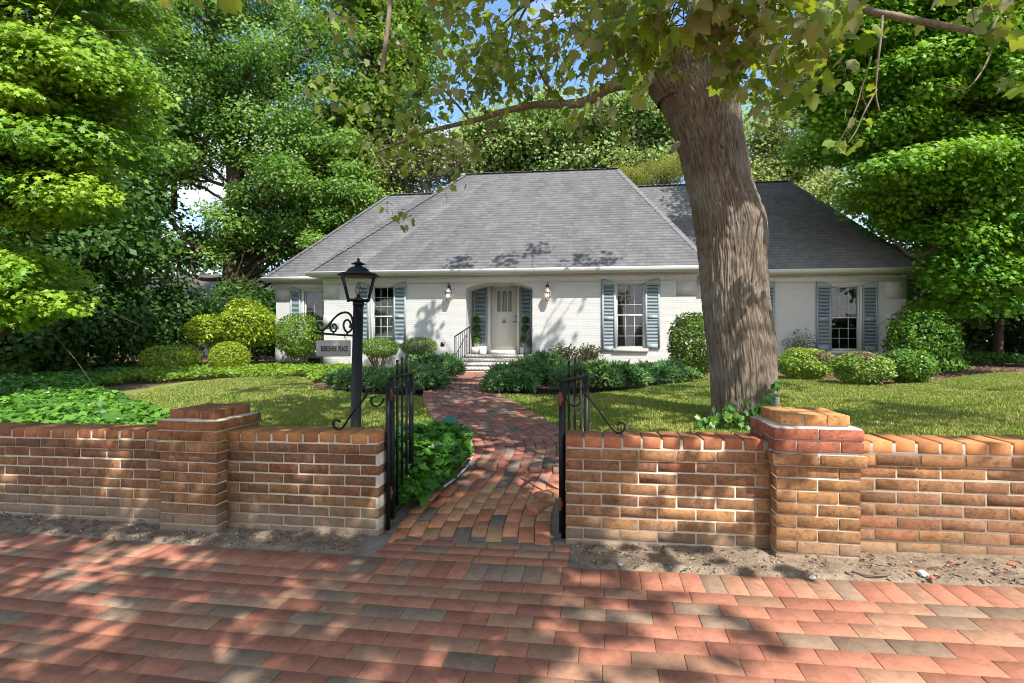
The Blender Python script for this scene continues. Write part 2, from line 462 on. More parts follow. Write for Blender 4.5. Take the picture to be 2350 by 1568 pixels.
sm_ = nd(nt, 'ShaderNodeMath', operation='ADD'); L(nt, noisef(nt, 2.3, 8, .58, mp.outputs[0], .3), sm_.inputs[0]); L(nt, yb.outputs[0], sm_.inputs[1])
cm = ramp(nt, sm_.outputs[0], [(.43, 0.0), (.58, .92)])
mx = nd(nt, 'ShaderNodeMixShader'); L(nt, cm, mx.inputs[0]); L(nt, bg.outputs[0], mx.inputs[1]); L(nt, bg2.outputs[0], mx.inputs[2])
wo = nd(nt, 'ShaderNodeOutputWorld'); L(nt, mx.outputs[0], wo.inputs[0])
vs = scene.view_settings
scene.display_settings.display_device = 'sRGB'
vs.view_transform = 'Standard'; vs.look = 'None'; vs.gamma = 1; vs.exposure = 1.02; vs.use_curve_mapping = False
cy = scene.cycles
cy.max_bounces = 7; cy.diffuse_bounces = 4; cy.transmission_bounces = 4; cy.transparent_max_bounces = 10; cy.glossy_bounces = 3
cy.sample_clamp_indirect = 6; cy.use_denoising = True; cy.denoising_prefilter = 'ACCURATE'; cy.denoising_input_passes = 'RGB_ALBEDO_NORMAL'; cy.filter_width = 1.0; cy.caustics_reflective = False; cy.caustics_refractive = False
# ================================================================== GROUND
def grid_mesh(xs, ys, zf, mask=None, col=(1, 1, 1)):
    X, Y = np.meshgrid(xs, ys)
    Z = zf(X, Y)
    nx, ny = len(xs), len(ys)
    V = np.stack([X, Y, Z], -1).reshape(-1, 3)
    i = np.arange(ny-1)[:, None]*nx+np.arange(nx-1)[None]
    f = np.stack([i, i+1, i+nx+1, i+nx], -1).reshape(-1, 4)
    if mask is not None:
        cx = (X[:-1, :-1]+X[1:, 1:])/2; cyy = (Y[:-1, :-1]+Y[1:, 1:])/2
        f = f[mask(cx, cyy).reshape(-1)]
    mb = MB(); mb.add(V, f, col); return mb

def inpoly(poly, X, Y):
    P = np.asarray(poly); r = np.zeros(np.shape(X), bool)
    for (x0, y0), (x1, y1) in zip(P, np.roll(P, -1, 0)):
        c = (y0 > Y) != (y1 > Y)
        with np.errstate(divide='ignore', invalid='ignore'):
            r ^= c & (X < (x1-x0)*(Y-y0)/(y1-y0+1e-12)+x0)
    return r
def rnoise(X, Y, s, seed=0):
    out_ = np.zeros(np.shape(X)); r = np.random.default_rng(seed)
    for k in range(5):
        f = s*(1.7**k); a = r.random(3)*6.28
        th = r.random()*3.14
        out_ += np.sin(f*(X*math.cos(th)+Y*math.sin(th))+a[0])*np.sin(f*(Y*math.cos(th)-X*math.sin(th))*.9+a[1])/(1.5**k)
    return out_/2
def wy(X): return 3.05-.16*X            # front face of the garden wall
def edge(X): return 2.735-.175*X        # edge of the street paving

xs = np.unique(np.concatenate([np.linspace(-90, -9, 28), np.linspace(-9, 14, 116), np.linspace(14, 90, 26)]))
ys = np.unique(np.concatenate([np.linspace(-30, 0, 12), np.linspace(0, 18, 91), np.linspace(18, 160, 40)]))
g = grid_mesh(xs, ys, lambda X, Y: G(X, Y)-.035+rnoise(X, Y, 1.3)*.012).build('ground', M['soil'], smooth=True)
struct(g)

# sandy strip at the foot of the walls
def strip(x0, x1):
    xs = np.arange(x0, x1, .025); ts = np.arange(-.10, .42, .015)
    X, T = np.meshgrid(xs, ts)
    Y = edge(X)-.02+T
    Z = G(X, Y)+.006+0*T+rnoise(X, Y, 14, 3)*.006+rnoise(X, Y, 45, 4)*.004
    ed = .03+.05*rnoise(X, Y*0, 5, 21)+.03*rnoise(X, Y, 22, 22)
    fall = np.clip((T-ed)/.05, 0, 1)*np.clip((np.minimum(X-x0, x1-X)+.02*rnoise(X, Y, 20, 5))/.08, 0, 1)
    Z = Z-.030*(1-fall)**1.5
    nx, ny = X.shape[1], X.shape[0]
    i = np.arange(ny-1)[:, None]*nx+np.arange(nx-1)[None]
    mb = MB(); mb.add(np.stack([X, Y, Z], -1).reshape(-1, 3), np.stack([i, i+1, i+nx+1, i+nx], -1).reshape(-1, 4))
    return mb
for nm, a, b in (('dirt_strip', -8, -.86), ('dirt_strip', .33, 7)):
    struct(strip(a, b).build(nm, M['dirt'], smooth=True))

# ------------------------------------------------------------------ street paving
def paver_cols(n):
    t = rng.random(n)
    red = pal(n, (.38, .16, .10), (.32, .13, .085), .09); tan = pal(n, (.32, .165, .105), (.345, .19, .12), .08); gry = pal(n, (.22, .145, .10), (.26, .18, .125), .1)
    c = red.copy(); c[t > .55] = tan[t > .55]; c[t > .87] = gry[t > .87]
    return c
TX = np.array([1, -.175])/math.hypot(1, .175); TN = np.array([-.175, -1])/math.hypot(1, .175)
Ps = []; Hs = []; yaw0 = math.atan2(TX[1], TX[0])
O = np.array([0, edge(0)])
def put(s, d, h):
    p = O+TX*s+TN*d
    Ps.append((p[0], p[1], float(zs(p[0]))-.03+rng.normal(0, .0008))); Hs.append(h)
PW, PL = .0985, .197
for s in np.arange(-8, 7, PW): put(s+PW/2, PL/2, (PW/2-.0009, PL/2-.0009, .03))
for r in range(46):
    d = PL+PW*(r+.5); o = (r % 2)*PL/2+rng.random()*.02
    for s in np.arange(-7.5+o, 7, PL): put(s, d, (PL/2-.0009, PW/2-.0009, .03))
for r in range(3):                                   # rows that run in through the gate
    d = -PW*(r+.5); o = (r % 2)*PL/2
    for s in np.arange(-.82+.02*r, .27, PL):
        w_ = min(PL, .3-s)
        if w_ > .06: put(s+o*0+w_/2, d, (w_/2-.002, PW/2-.002, .03))
mb = MB(); Ps = np.array(Ps)
bricks(mb, Ps, np.array(Hs), yaw0+rng.normal(0, .005, len(Ps)), paver_cols(len(Ps)), .0014, .003, 0, np.stack([(zs(Ps[:, 0]+.01)-zs(Ps[:, 0]-.01))/.02, Ps[:, 0]*0], 1))
pv = struct(mb.build('street_pavement', M['paver']))
xs = np.linspace(-8.2, 7.2, 120); 
X, T = np.meshgrid(xs, np.linspace(-.33, 4.7, 40))
Y = edge(X)+.0-T
keep = None
mbj = MB(); nx, ny = X.shape[1], X.shape[0]; i = np.arange(ny-1)[:, None]*nx+np.arange(nx-1)[None]
fj = np.stack([i, i+nx, i+nx+1, i+1], -1).reshape(-1, 4)
cxm = X[:-1, :-1].reshape(-1); ctm = T[:-1, :-1].reshape(-1)
fj = fj[(ctm > -.005) | ((cxm > -1.05) & (cxm < .42))]
mbj.add(np.stack([X, Y, zs(X)-.0045], -1).reshape(-1, 3), fj)
struct(mbj.build('pavement_bed', M['joint'], smooth=True))

# ------------------------------------------------------------------ garden path
cl = spline([(-.27, 2.95), (-.24, 3.4), (-.13, 4.0), (-.01, 4.6), (.02, 5.2), (-.22, 6.2), (-.53, 7.3), (-.85, 8.6), (-1.07, 10.4), (-1.08, 12), (-.93, 13.2), (-.70, 14.35)], 220)
seg = np.linalg.norm(np.diff(cl, axis=0), axis=1); arc = np.concatenate([[0], np.cumsum(seg)])
def path_at(s):
    x = np.interp(s, arc, cl[:, 0]); y = np.interp(s, arc, cl[:, 1])
    e = .05
    dx = np.interp(s+e, arc, cl[:, 0])-np.interp(s-e, arc, cl[:, 0]); dy = np.interp(s+e, arc, cl[:, 1])-np.interp(s-e, arc, cl[:, 1])
    l = math.hypot(dx, dy); return x, y, dx/l, dy/l
def hw(s): return .50+.03*min(1, max(0, (s-2)/2))
Pp = []; Hp = []; Yw = []
SL = .205; S_STEP = 1.52        # where the raised upper part begins
def raise_(x, s): return .045 if s > S_STEP and x < .25 else (.045*min(1, max(0, (s-S_STEP+.0)/.5)) if s > S_STEP else 0)
for j in range(-5, 5):
    o = (j+.5)*.1
    for s in np.arange(.0+(j % 2)*SL/2, arc[-1], SL):
        sc = s+SL/2
        x, y, tx, ty = path_at(sc)
        k = hw(sc)/.50
        px, py = x+ty*o*k, y-tx*o*k
        if py < wy(px)+.06-.05 and s < .15: continue
        if sc > S_STEP-.02 and sc < S_STEP+.19 and -.42 < o < -.28: continue      # the missing brick
        Pp.append((px, py, float(G(px, py))-.028+(.038 if sc > S_STEP else 0)+rng.normal(0, .002)))
        Hp.append((SL/2-.002, .05*k-.0018, .03)); Yw.append(math.atan2(ty, tx)+rng.normal(0, .012))
for sgn in (-1, 1):
    for s in np.arange(1.9, arc[-1], .104):
        x, y, tx, ty = path_at(s+.05); o = sgn*(hw(s)*1.0+.06)
        px, py = x+ty*o, y-tx*o
        Pp.append((px, py, float(G(px, py))-.02+.038+rng.normal(0, .004)))
        Hp.append((.0495, .075, .03)); Yw.append(math.atan2(ty, tx)+rng.normal(0, .03))
n = len(Pp)
t = rng.random(n)
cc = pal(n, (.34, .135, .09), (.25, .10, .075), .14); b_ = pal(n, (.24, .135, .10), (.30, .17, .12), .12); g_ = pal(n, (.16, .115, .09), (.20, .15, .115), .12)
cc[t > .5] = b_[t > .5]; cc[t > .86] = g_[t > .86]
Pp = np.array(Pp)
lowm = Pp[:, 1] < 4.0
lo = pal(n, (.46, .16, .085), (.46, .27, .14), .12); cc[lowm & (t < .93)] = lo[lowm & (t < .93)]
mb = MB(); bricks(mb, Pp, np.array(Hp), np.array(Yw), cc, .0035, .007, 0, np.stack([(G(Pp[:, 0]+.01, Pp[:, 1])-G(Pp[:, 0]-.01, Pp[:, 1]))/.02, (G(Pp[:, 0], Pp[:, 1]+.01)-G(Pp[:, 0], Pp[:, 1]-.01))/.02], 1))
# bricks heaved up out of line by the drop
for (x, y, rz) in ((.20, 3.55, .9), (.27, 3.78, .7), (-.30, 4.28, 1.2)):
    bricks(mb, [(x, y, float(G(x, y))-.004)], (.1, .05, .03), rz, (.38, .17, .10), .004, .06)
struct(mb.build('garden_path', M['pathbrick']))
mb = MB(); ps = np.linspace(0, arc[-1], 160); Vv = []
for s in ps:
    x, y, tx, ty = path_at(s)
    for o in np.linspace(-.62, .62, 7):
        px, py = x+ty*o, y-tx*o
        Vv.append((px, py, float(G(px, py))-.012+(.034 if s > S_STEP+.02 else 0)))
i = np.arange(159)[:, None]*7+np.arange(6)[None]
fj = np.stack([i, i+1, i+8, i+7], -1).reshape(-1, 4)
mb.add(Vv, fj)
struct(mb.build('path_bed', M['joint'], smooth=True))

# ------------------------------------------------------------------ lawn
GP = lambda pts: [tuple(gpt(x, y)) for x, y in pts]
left_lawn = GP([(215, 893), (290, 882), (480, 873), (640, 866), (705, 869), (718, 880), (722, 893), (850, 908), (960, 913), (990, 922), (998, 950), (1035, 990)])+[(-.55, 5.3), (-.75, 4.6), (-.85, 3.5), (-2.3, 3.72)]+GP([(560, 985), (400, 968), (330, 938), (270, 915)])
right_lawn = [(.50, 3.3), (.52, 4.2), (.60, 5.0), (.52, 5.7), (.33, 6.4), (.05, 7.4), (-.18, 8.5), (-.35, 9.4)]+GP([(1140, 905), (1300, 912), (1450, 897), (1590, 874), (1790, 866), (1900, 876), (2010, 887), (2120, 881), (2180, 871), (2250, 862), (2340, 845), (2600, 850)])+[(16, 8), (16, 1.0)]
def lawn_mask(X, Y):
    d = Y-wy(X)
    return ((inpoly(left_lawn, X, Y)) | (inpoly(right_lawn, X, Y))) & (d > .2)
xs = np.arange(-7.5, 14, .07); ys = np.arange(1.0, 16, .07)
lw = grid_mesh(xs, ys, lambda X, Y: G(X, Y)+.004+rnoise(X, Y, 3)*.006, lawn_mask)
struct(lw.build('lawn', M['turf'], smooth=True))
# grass blades
n = 700000
X = rng.uniform(-7, 13, n); Y = wy(X)+.2+12.5*rng.random(n)**1.35
k = lawn_mask(X, Y)
vis = np.abs(X) < Y*1.08+.4
k &= vis
X = X[k]; Y = Y[k]; n = len(X)
h = (.022+.02*rng.random(n))*(1+.03*Y); wd = .0035+.0011*Y
P = np.stack([X, Y, G(X, Y)], -1)
a = rng.random(n)*2*PI
D = np.stack([np.cos(a), np.sin(a), np.zeros(n)], -1)
lean = np.stack([np.cos(a+1.3), np.sin(a+1.3), np.zeros(n)], -1)*(rng.random((n, 1))*.9)
tip = P+(lean+np.array([0, 0, 1.0]))*h[:, None]
V = np.stack([P-D*wd[:, None], P+D*wd[:, None], tip], 1).reshape(-1, 3)
patch = np.clip(.5+.5*rnoise(X, Y, 1.6, 8), 0, 1)[:, None]
tt = np.clip(patch*.6+rng.random((n, 1))*.5, 0, 1)
cg = np.array((.14, .235, .03))*(1-tt)+np.array((.33, .345, .09))*tt
cg[rng.random(n) < .10+.25*(patch[:, 0] > .8)] = (.42, .36, .18)
clv = (rnoise(X, Y, 2.6, 31) > .45)[:, None]; cg = np.where(clv, cg*np.array([.75, .95, .8]), cg)
mb = MB(); mb.add(V, np.arange(3*n).reshape(-1, 3), np.repeat(cg*(1+rng.normal(0, .12, (n, 1))).clip(.5, 1.5), 3, 0))
gr = mb.build('grass', M['grass']); tag(gr, 'short mown grass blades covering the front lawn', 'grass', kind='stuff')

n = 260; X = rng.uniform(-5, 11, n); Y = wy(X)+.4+9*rng.random(n); k = lawn_mask(X, Y); X, Y = X[k], Y[k]; n = len(X)
mb = MB(); leaves(mb, np.stack([X, Y, G(X, Y)+.035], 1), .05+.03*rng.random(n), np.array([0, 0, 1.])+rng.normal(0, .35, (n, 3)), rng.normal(0, 1, (n, 3)), pal(n, (.26, .17, .06), (.36, .30, .10), .2), OVAL)
tag(mb.build('fallen_leaves', M['leaf']), 'scattered dry leaves lying on the front lawn', 'leaves', kind='stuff')
# ================================================================== GARDEN WALLS
WT = np.array([1, -.16])/math.hypot(1, .16); WN = np.array([.16, 1])/math.hypot(1, .16)   # along, back
WYAW = math.atan2(WT[1], WT[0]); KL = math.hypot(1, .16)
def wp(l, b, z):
    l = np.asarray(l, float); b = np.asarray(b, float); z = np.asarray(z, float)
    return np.stack([WT[0]*l+WN[0]*b, 3.05+WT[1]*l+WN[1]*b, z*np.ones_like(l)], -1)
def ztop(l): return .683+.0145*np.asarray(l)/KL
CO = .0677
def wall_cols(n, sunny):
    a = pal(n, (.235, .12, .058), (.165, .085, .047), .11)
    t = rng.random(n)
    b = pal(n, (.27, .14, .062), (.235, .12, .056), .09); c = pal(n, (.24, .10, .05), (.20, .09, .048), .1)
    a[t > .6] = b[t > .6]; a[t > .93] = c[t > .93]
    return a*(1.18 if sunny else .98)  # right wall bricks coloured lighter as sunlit, left ones darker as shaded
def slab(mb, l0, l1, b0, b1, zt0, zt1, zb, col=(1, 1, 1)):
    q = [(l0, b0), (l1, b0), (l1, b1), (l0, b1)]
    v = [wp(l, b, zb) for l, b in q]+[wp(l, b, zt0+(zt1-zt0)*(l-l0)/(l1-l0)) for l, b in q]
    mb.add(np.array(v), [(0, 3, 2, 1), (4, 5, 6, 7), (0, 1, 5, 4), (1, 2, 6, 5), (2, 3, 7, 6), (3, 0, 4, 7)], col)

def slab2(mb, l0, l1, b0, b1):
    q = [(l0, b0), (l1, b0), (l1, b1), (l0, b1)]
    v = [wp(l, b, ztop(l)-.130) for l, b in q]+[wp(l, b, ztop(l)-.0115) for l, b in q]
    mb.add(np.array(v), [(0, 3, 2, 1), (4, 5, 6, 7), (0, 1, 5, 4), (1, 2, 6, 5), (2, 3, 7, 6), (3, 0, 4, 7)])

def wall_run(parent, l0, l1, sunny, o0=0, cop=((.50, .20, .07), (.42, .14, .06))):
    mb = MB()
    for k in range(11):
        proud = .013 if k == 0 else 0
        o = o0+(k % 2)*.1065
        cs = []; hs = []
        s = l0-((o) % .213)
        while s < l1:
            a, b = max(s, l0), min(s+.203, l1)
            if b-a > .02:
                m = (a+b)/2
                cs.append(wp(m, .05-proud/2+rng.normal(0, .0008), ztop(m)-.0725-.0287-k*CO+rng.normal(0, .0008))); hs.append(((b-a)/2, .05+proud/2, .0280))
                cs.append(wp(m, .15+proud/2, ztop(m)-.0725-.0287-k*CO)); hs.append(((b-a)/2, .05+proud/2, .0287))
            s += .213
        bricks(mb, cs, hs, WYAW, wall_cols(len(cs), sunny), .0018, .001, .0007)
    mb.build('brickwork', M['wallbrick'], parent)
    mb = MB(); slab(mb, l0+.005, l1-.005, .0042, .1958, ztop(l0)-.013, ztop(l1)-.013, -.12)
    slab2(mb, l0+.005, l1-.005, -.0070, .2070)
    mb.build('mortar', M['mortar'], parent)
    mb = MB(); cs = []; hs = []; s = l0
    while s < l1-.03:
        e = min(s+.1, l1); m = (s+e)/2
        cs.append(wp(m, .1+rng.normal(0, .002), ztop(m)-.031+rng.normal(0, .0015))); hs.append(((e-s)/2-.001, .112, .031)); s += .111
    bricks(mb, cs, hs, WYAW+rng.normal(0, .012, len(cs)), pal(len(cs), *cop, .13), .004, .006, .0010)
    mb.build('coping', M['coping'], parent)

def pillar(parent, lc, cols, capcol, topcol, grey):
    p = thing_part('pillar', parent)
    mb = MB(); mt = MB(); hwid = .2065; bc = .1
    zt = float(ztop(lc))
    # z of course tops: cap (+2), course 2 (+1), level with coping, corbel, then regular
    ztc = zt+.0677*2+.012
    for k in range(14):
        z = ztc-.0287-k*CO
        grow = {0: -.032, 1: .012, 2: .010, 3: .024}.get(k, 0)
        h = hwid+grow
        cs = []; hs = []; g_ = .005
        A = (k % 2 == 1)
        if k == 0:
            for dx in (-1, 0, 1): cs.append((dx*h*2/3, -h/2, 0)); hs.append((h/3-g_*.8, h/2-g_*.5, .0280)); cs.append((dx*h*2/3, h/2, 0)); hs.append((h/3-g_*.8, h/2-g_*.5, .0287))
        else:
            q = .05+grow/4
            for s_ in (-1, 1):
                for t_ in (-1, 1):
                    c1 = (t_*(h/2+g_/2), s_*(h-q), 0); h1 = (h/2-g_/2, q, .0287)
                    cs.append(c1 if A else (c1[1], c1[0], 0)); hs.append(h1 if A else (h1[1], h1[0], .0287))
                c1 = (s_*(h-q), 0, 0); h1 = (q, h-2*q-g_*1.6, .0287)
                cs.append(c1 if A else (c1[1], c1[0], 0)); hs.append(h1 if A else (h1[1], h1[0], .0287))
        cs = np.array(cs)
        W = wp(lc+cs[:, 0], bc+cs[:, 1]+rng.normal(0, .001, len(cs)), z+rng.normal(0, .001, len(cs)))
        n = len(cs)
        c = pal(n, *topcol, .1) if k == 0 else (pal(n, *capcol, .1) if k in (1, 2) else cols(n))
        bricks(mb, W, np.array(hs), WYAW+(rng.normal(0, .01, n) if k < 3 else 0), c, .002, .002, .0009)
    mb.build('brickwork', M['wallbrick'], p)
    for a, b, r in ((ztc-.062, -.12, hwid-.0065), (ztc-.004, ztc-.068, hwid-.032-.010), (ztc-.064, ztc-.135, hwid+.005), (ztc-.13, ztc-.205, hwid+.003), (ztc-.2035, ztc-.2685, hwid+.017)):
        slab(mt, lc-r, lc+r, bc-r, bc+r, a, a, b)
        if grey and a == ztc-.062: mt.build('mortar', M['mortar'], p); mt = MB()
    mt.build('mortar', M['mortar_grey'] if grey else M['mortar'], p)

def thing_part(name, parent):
    o = bpy.data.objects.new(name, None); COL.objects.link(o); o.parent = parent; o.empty_display_size = .1; return o

LG = -.86*KL+.02; RG = .324*KL-.005; LP = -2.088*KL; RP = 1.642*KL
wl = thing('garden_wall', 'low brown brick garden wall with dark brick pillar, left of the open gateway', 'wall', group='brick walls either side of the gateway')
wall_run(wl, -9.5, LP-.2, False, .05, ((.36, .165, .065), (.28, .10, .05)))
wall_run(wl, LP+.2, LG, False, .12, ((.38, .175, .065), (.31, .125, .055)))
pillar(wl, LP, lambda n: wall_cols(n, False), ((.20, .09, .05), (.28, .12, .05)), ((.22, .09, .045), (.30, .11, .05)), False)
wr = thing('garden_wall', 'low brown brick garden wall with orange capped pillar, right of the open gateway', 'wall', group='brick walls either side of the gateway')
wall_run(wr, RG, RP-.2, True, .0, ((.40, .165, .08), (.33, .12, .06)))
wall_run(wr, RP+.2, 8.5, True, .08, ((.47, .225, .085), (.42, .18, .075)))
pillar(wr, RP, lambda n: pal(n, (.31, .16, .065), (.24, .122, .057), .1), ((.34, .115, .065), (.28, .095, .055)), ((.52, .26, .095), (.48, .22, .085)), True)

# ================================================================== IRON GATES
def sq(mb, a, b, w_): tube(mb, [a, b], w_/2, 4, True, square=True)
def gate_leaf(label, hx, hy, dx, dy, length, side):
    t = thing('iron_gate', label, 'gate', (hx, hy, 0), 0, 'two leaves of the garden gate')
    d = np.array([dx, dy, 0])/math.hypot(dx, dy)
    P = lambda r, z: d*r+np.array([0, 0, z])
    mb = MB(); sq(mb, P(0, .08), P(0, 1.005), .032); sq(mb, P(length, .10), P(length, 1.005), .032)
    sq(mb, P(-.018, 1.012), P(length+.018, 1.012), .022); sq(mb, P(.016, .115), P(length-.016, .115), .022)
    mb.build('frame', M['iron'], t)
    for i, r in enumerate((.26, .5, .74)):
        mb = MB(); sq(mb, P(length*r, .126), P(length*r, 1.0), .015); sq(mb, P(length*r, 1.0), P(length*r, 1.125+.012*i), .0152)
        mb.build('bar', M['iron'], t)
    mb = MB(); q = P(length, .985); tube(mb, [q, q+d*.10*1+np.array([0, 0, 0])], .007, 8); mb.build('latch', M['iron'], t)
    for z in (.9, .26):
        mb = MB(); tube(mb, [P(-.026, z-.04), P(-.026, z+.04)], .011, 10); sq(mb, P(-.026, z), P(0, z), .03); mb.build('hinge', M['rust'], t)
    return t
gate_leaf('black iron gate leaf swung open beside the ivy mound', -.795, 3.34, .035, .48, .47, -1)
gate_leaf('black iron gate leaf swung open beside the right brick wall', .305, 3.10, .234, .48, .50, 1)

def gate_post(label, l, b, px2w, main, second):
    base = wp(l, b, 0.0)
    t = thing('gate_post', label, 'gate post', tuple(base), 0, 'posts of the garden gate')
    o = lambda p: np.asarray(p)-base
    mb = MB(); sq(mb, (0, 0, .03), (0, 0, .985), .026); mb.build('post', M['iron'], t)
    mb = MB(); pts = spline([o(px2w(x, y)) for x, y in main], 70)
    flat_bar(mb, pts, .004, .011); mb.build('scroll', M['iron'], t)
    if second:
        mb = MB(); flat_bar(mb, spline([o(px2w(x, y)) for x, y in second], 50), .004, .011); mb.build('scroll', M['iron'], t)
def flat_bar(mb, P, th, w_):
    """a flat iron strip bent in the plane of the wall: thickness in the plane, width across it"""
    T = norm(np.gradient(P, axis=0)); Bn = np.broadcast_to(np.array([WN[0], WN[1], 0]), P.shape)
    A = norm(np.cross(Bn, T))
    V = np.stack([P+A*th+Bn*w_, P-A*th+Bn*w_, P-A*th-Bn*w_, P+A*th-Bn*w_], 1)
    m = len(P); i = np.arange(m-1)[:, None]*4; j = np.arange(4)[None]; j2 = (j+1) % 4
    f = np.stack([i+j, i+j2, i+4+j2, i+4+j], -1).reshape(-1, 4)
    mb.add(V.reshape(-1, 3), np.vstack([f, [[3, 2, 1, 0]], [[4*m-4, 4*m-3, 4*m-2, 4*m-1]]]))
def onwall(x3, y3, b):           # picture point (3000 wide) -> point in a plane b behind the wall face
    u = (x3-1500)/1480.; v = (1001-y3)/1480.
    k = 3.05+b*KL
    Y = k/(1+.16*u)
    return np.array([u*Y, Y, CAMZ+v*Y])
c7 = lambda x, y: onwall(1550+x/2.6125, 1000+y/2.6125, .1)
c5 = lambda x, y: onwall(900+x/3.92, 900+y/3.92, .1)
gate_post('black iron post with scrolled stay on the right brick wall end', RG-.02, .1, c7,
          [(345, 415), (378, 420), (392, 450), (380, 482), (345, 497), (308, 478), (284, 440), (280, 400), (300, 362), (340, 345), (390, 362), (440, 415), (520, 515), (600, 625), (645, 682), (685, 702), (722, 684), (735, 650), (722, 625), (695, 624), (676, 645)], None)
gate_post('black iron post with scrolled stay on the left brick wall end', LG+.02, .1, c5,
          [(880, 985), (862, 958), (825, 930), (775, 920), (725, 942), (685, 990), (630, 1080), (500, 1245), (430, 1355), (395, 1396), (350, 1402), (312, 1378), (299, 1335), (318, 1303), (355, 1300), (378, 1325)],
          [(880, 1050), (868, 1085), (840, 1122), (795, 1140), (750, 1118), (732, 1075), (750, 1038), (790, 1024)])

# ================================================================== LAMP POST AND SIGN
LPY = 4.6
lp = at(814, 985, LPY); lx, ly = lp[0], lp[1]; lz = float(G(lx, ly))
lt = thing('lamp_post', 'black lamp post with glass-sided lantern standing behind the left brick wall', 'lamp post', (lx, ly, lz))
top = np.array(at(822.5, 700, LPY))-np.array([lx, ly, lz])
mb = MB(); tube(mb, [(0, 0, -.1), (top[0]*.02, 0, .05), tuple(top)], [.047, .047, .045], 24); tube(mb, [top-np.array([0, 0, .005]), top+np.array([0, 0, .03])], .05, 24)
mb.build('pole', M['iron2'], lt, smooth=False)
LX, LZ = top[0], top[2]+.03       # lantern base, local
def lan(name, mb, m, smooth=False): return mb.build(name, m, lt, smooth)
hb, ht, hh = .108, .176, .238      # half width bottom, top, height of the cage
rt = math.radians(20)
def cor(h, z): return [np.array([LX+h*math.sqrt(2)*math.cos(rt+PI/4+k*PI/2), h*math.sqrt(2)*math.sin(rt+PI/4+k*PI/2), z]) for k in range(4)]
mb = MB(); b4 = cor(hb*.8, LZ+.012); t4 = cor(ht*.8, LZ+hh)
for k in range(4):
    tube(mb, [b4[k], t4[k]], .0085, 8); tube(mb, [b4[k], b4[(k+1) % 4]], .0075, 6); tube(mb, [t4[k], t4[(k+1) % 4]], .008, 6)
    tube(mb, [b4[k]-np.array([0, 0, .012]), b4[k]+np.array([0, 0, .012])], .012, 8)
    tube(mb, [b4[k], np.array([LX, 0, LZ+.008])], .008, 6)
cage = lan('lantern_cage', mb, M['iron2'])
mb = MB()
for k in range(4):
    mb.add([b4[k]*.995+np.array([LX, 0, LZ+.1])*.005, b4[(k+1) % 4]*.995+np.array([LX, 0, LZ+.1])*.005, t4[(k+1) % 4], t4[k]], [(0, 1, 2, 3)])
# (open sided lantern: thin panes)
lan('pane', mb, M['lampglass'])
mb = MB()
zt_ = LZ+hh
lathe(mb, (LX, 0, zt_), [(r_*.87, z_*.585) for r_, z_ in [(.215, -.008), (.218, 0), (.19, .028), (.15, .045), (.118, .056), (.112, .075), (.10, .10), (.075, .125), (.045, .14), (.036, .145), (.035, .165), (.06, .172), (.075, .178), (.072, .186), (.045, .195), (.03, .21), (.016, .222), (.012, .235), (.018, .245), (.012, .258), (.004, .275)]], 8, rot=rt+PI/8*0)
lan('lantern_roof', mb, M['iron2'])
mb = MB(); lathe(mb, (LX, 0, LZ), [(.04, .0), (.042, .025), (.034, .035), (.016, .04), (.016, .06)], 14); lan('socket', mb, M['brass'], True)
mb = MB(); lathe(mb, (LX, 0, LZ+.06), [(.012, 0), (.024, .02), (.028, .04), (.023, .07), (.010, .10), (.003, .115)], 14); lan('bulb', mb, M['lampglass'], True)
# bracket with scrolls, in a vertical plane through the post, turned towards the street
BR = math.radians(200)             # bracket direction
bd = np.array([math.cos(BR), math.sin(BR), 0])
def brk(x, y):                     # crop 3.92 at (750,750), 3000-wide
    u = (750+x/3.92-1500)/1480.; v = (1001-750-y/3.92)/1480.
    # intersect the view ray with the bracket plane through the post
    A = np.array([[u, -bd[0]], [1, -bd[1]]]); s = np.linalg.solve(A, np.array([lx+LX, ly]))
    Y = s[0]; return np.array([u*Y, Y, CAMZ+v*Y])-np.array([lx, ly, lz])
def bbar(mb, pts, r): 
    P = spline([brk(*p) for p in pts], 60); tube(mb, P, r, 8)
mb = MB()
bbar(mb, [(1112, 760), (1100, 705), (1072, 665), (1030, 650), (975, 660), (915, 700), (870, 750), (820, 810), (775, 852), (735, 850), (708, 815), (705, 780), (728, 762), (752, 778), (745, 800)], .0105)
bbar(mb, [(862, 765), (850, 810), (862, 855), (893, 872), (920, 850), (924, 810), (903, 785), (880, 795), (884, 818)], .009)
bbar(mb, [(1112, 750), (1108, 810), (1088, 858), (1050, 878), (1018, 845), (1005, 790), (1025, 745), (1058, 738), (1082, 765), (1084, 810), (1070, 824)], .010)
bbar(mb, [(660, 878), (760, 892), (890, 902), (1000, 910), (1118, 916)], .0095)
for x, y0, y1 in ((890, 870, 905), (1047, 872, 915)):
    tube(mb, [brk(x, y0), brk(x, y1)], .009, 8)
lan('sign_bracket', mb, M['iron2'], True)
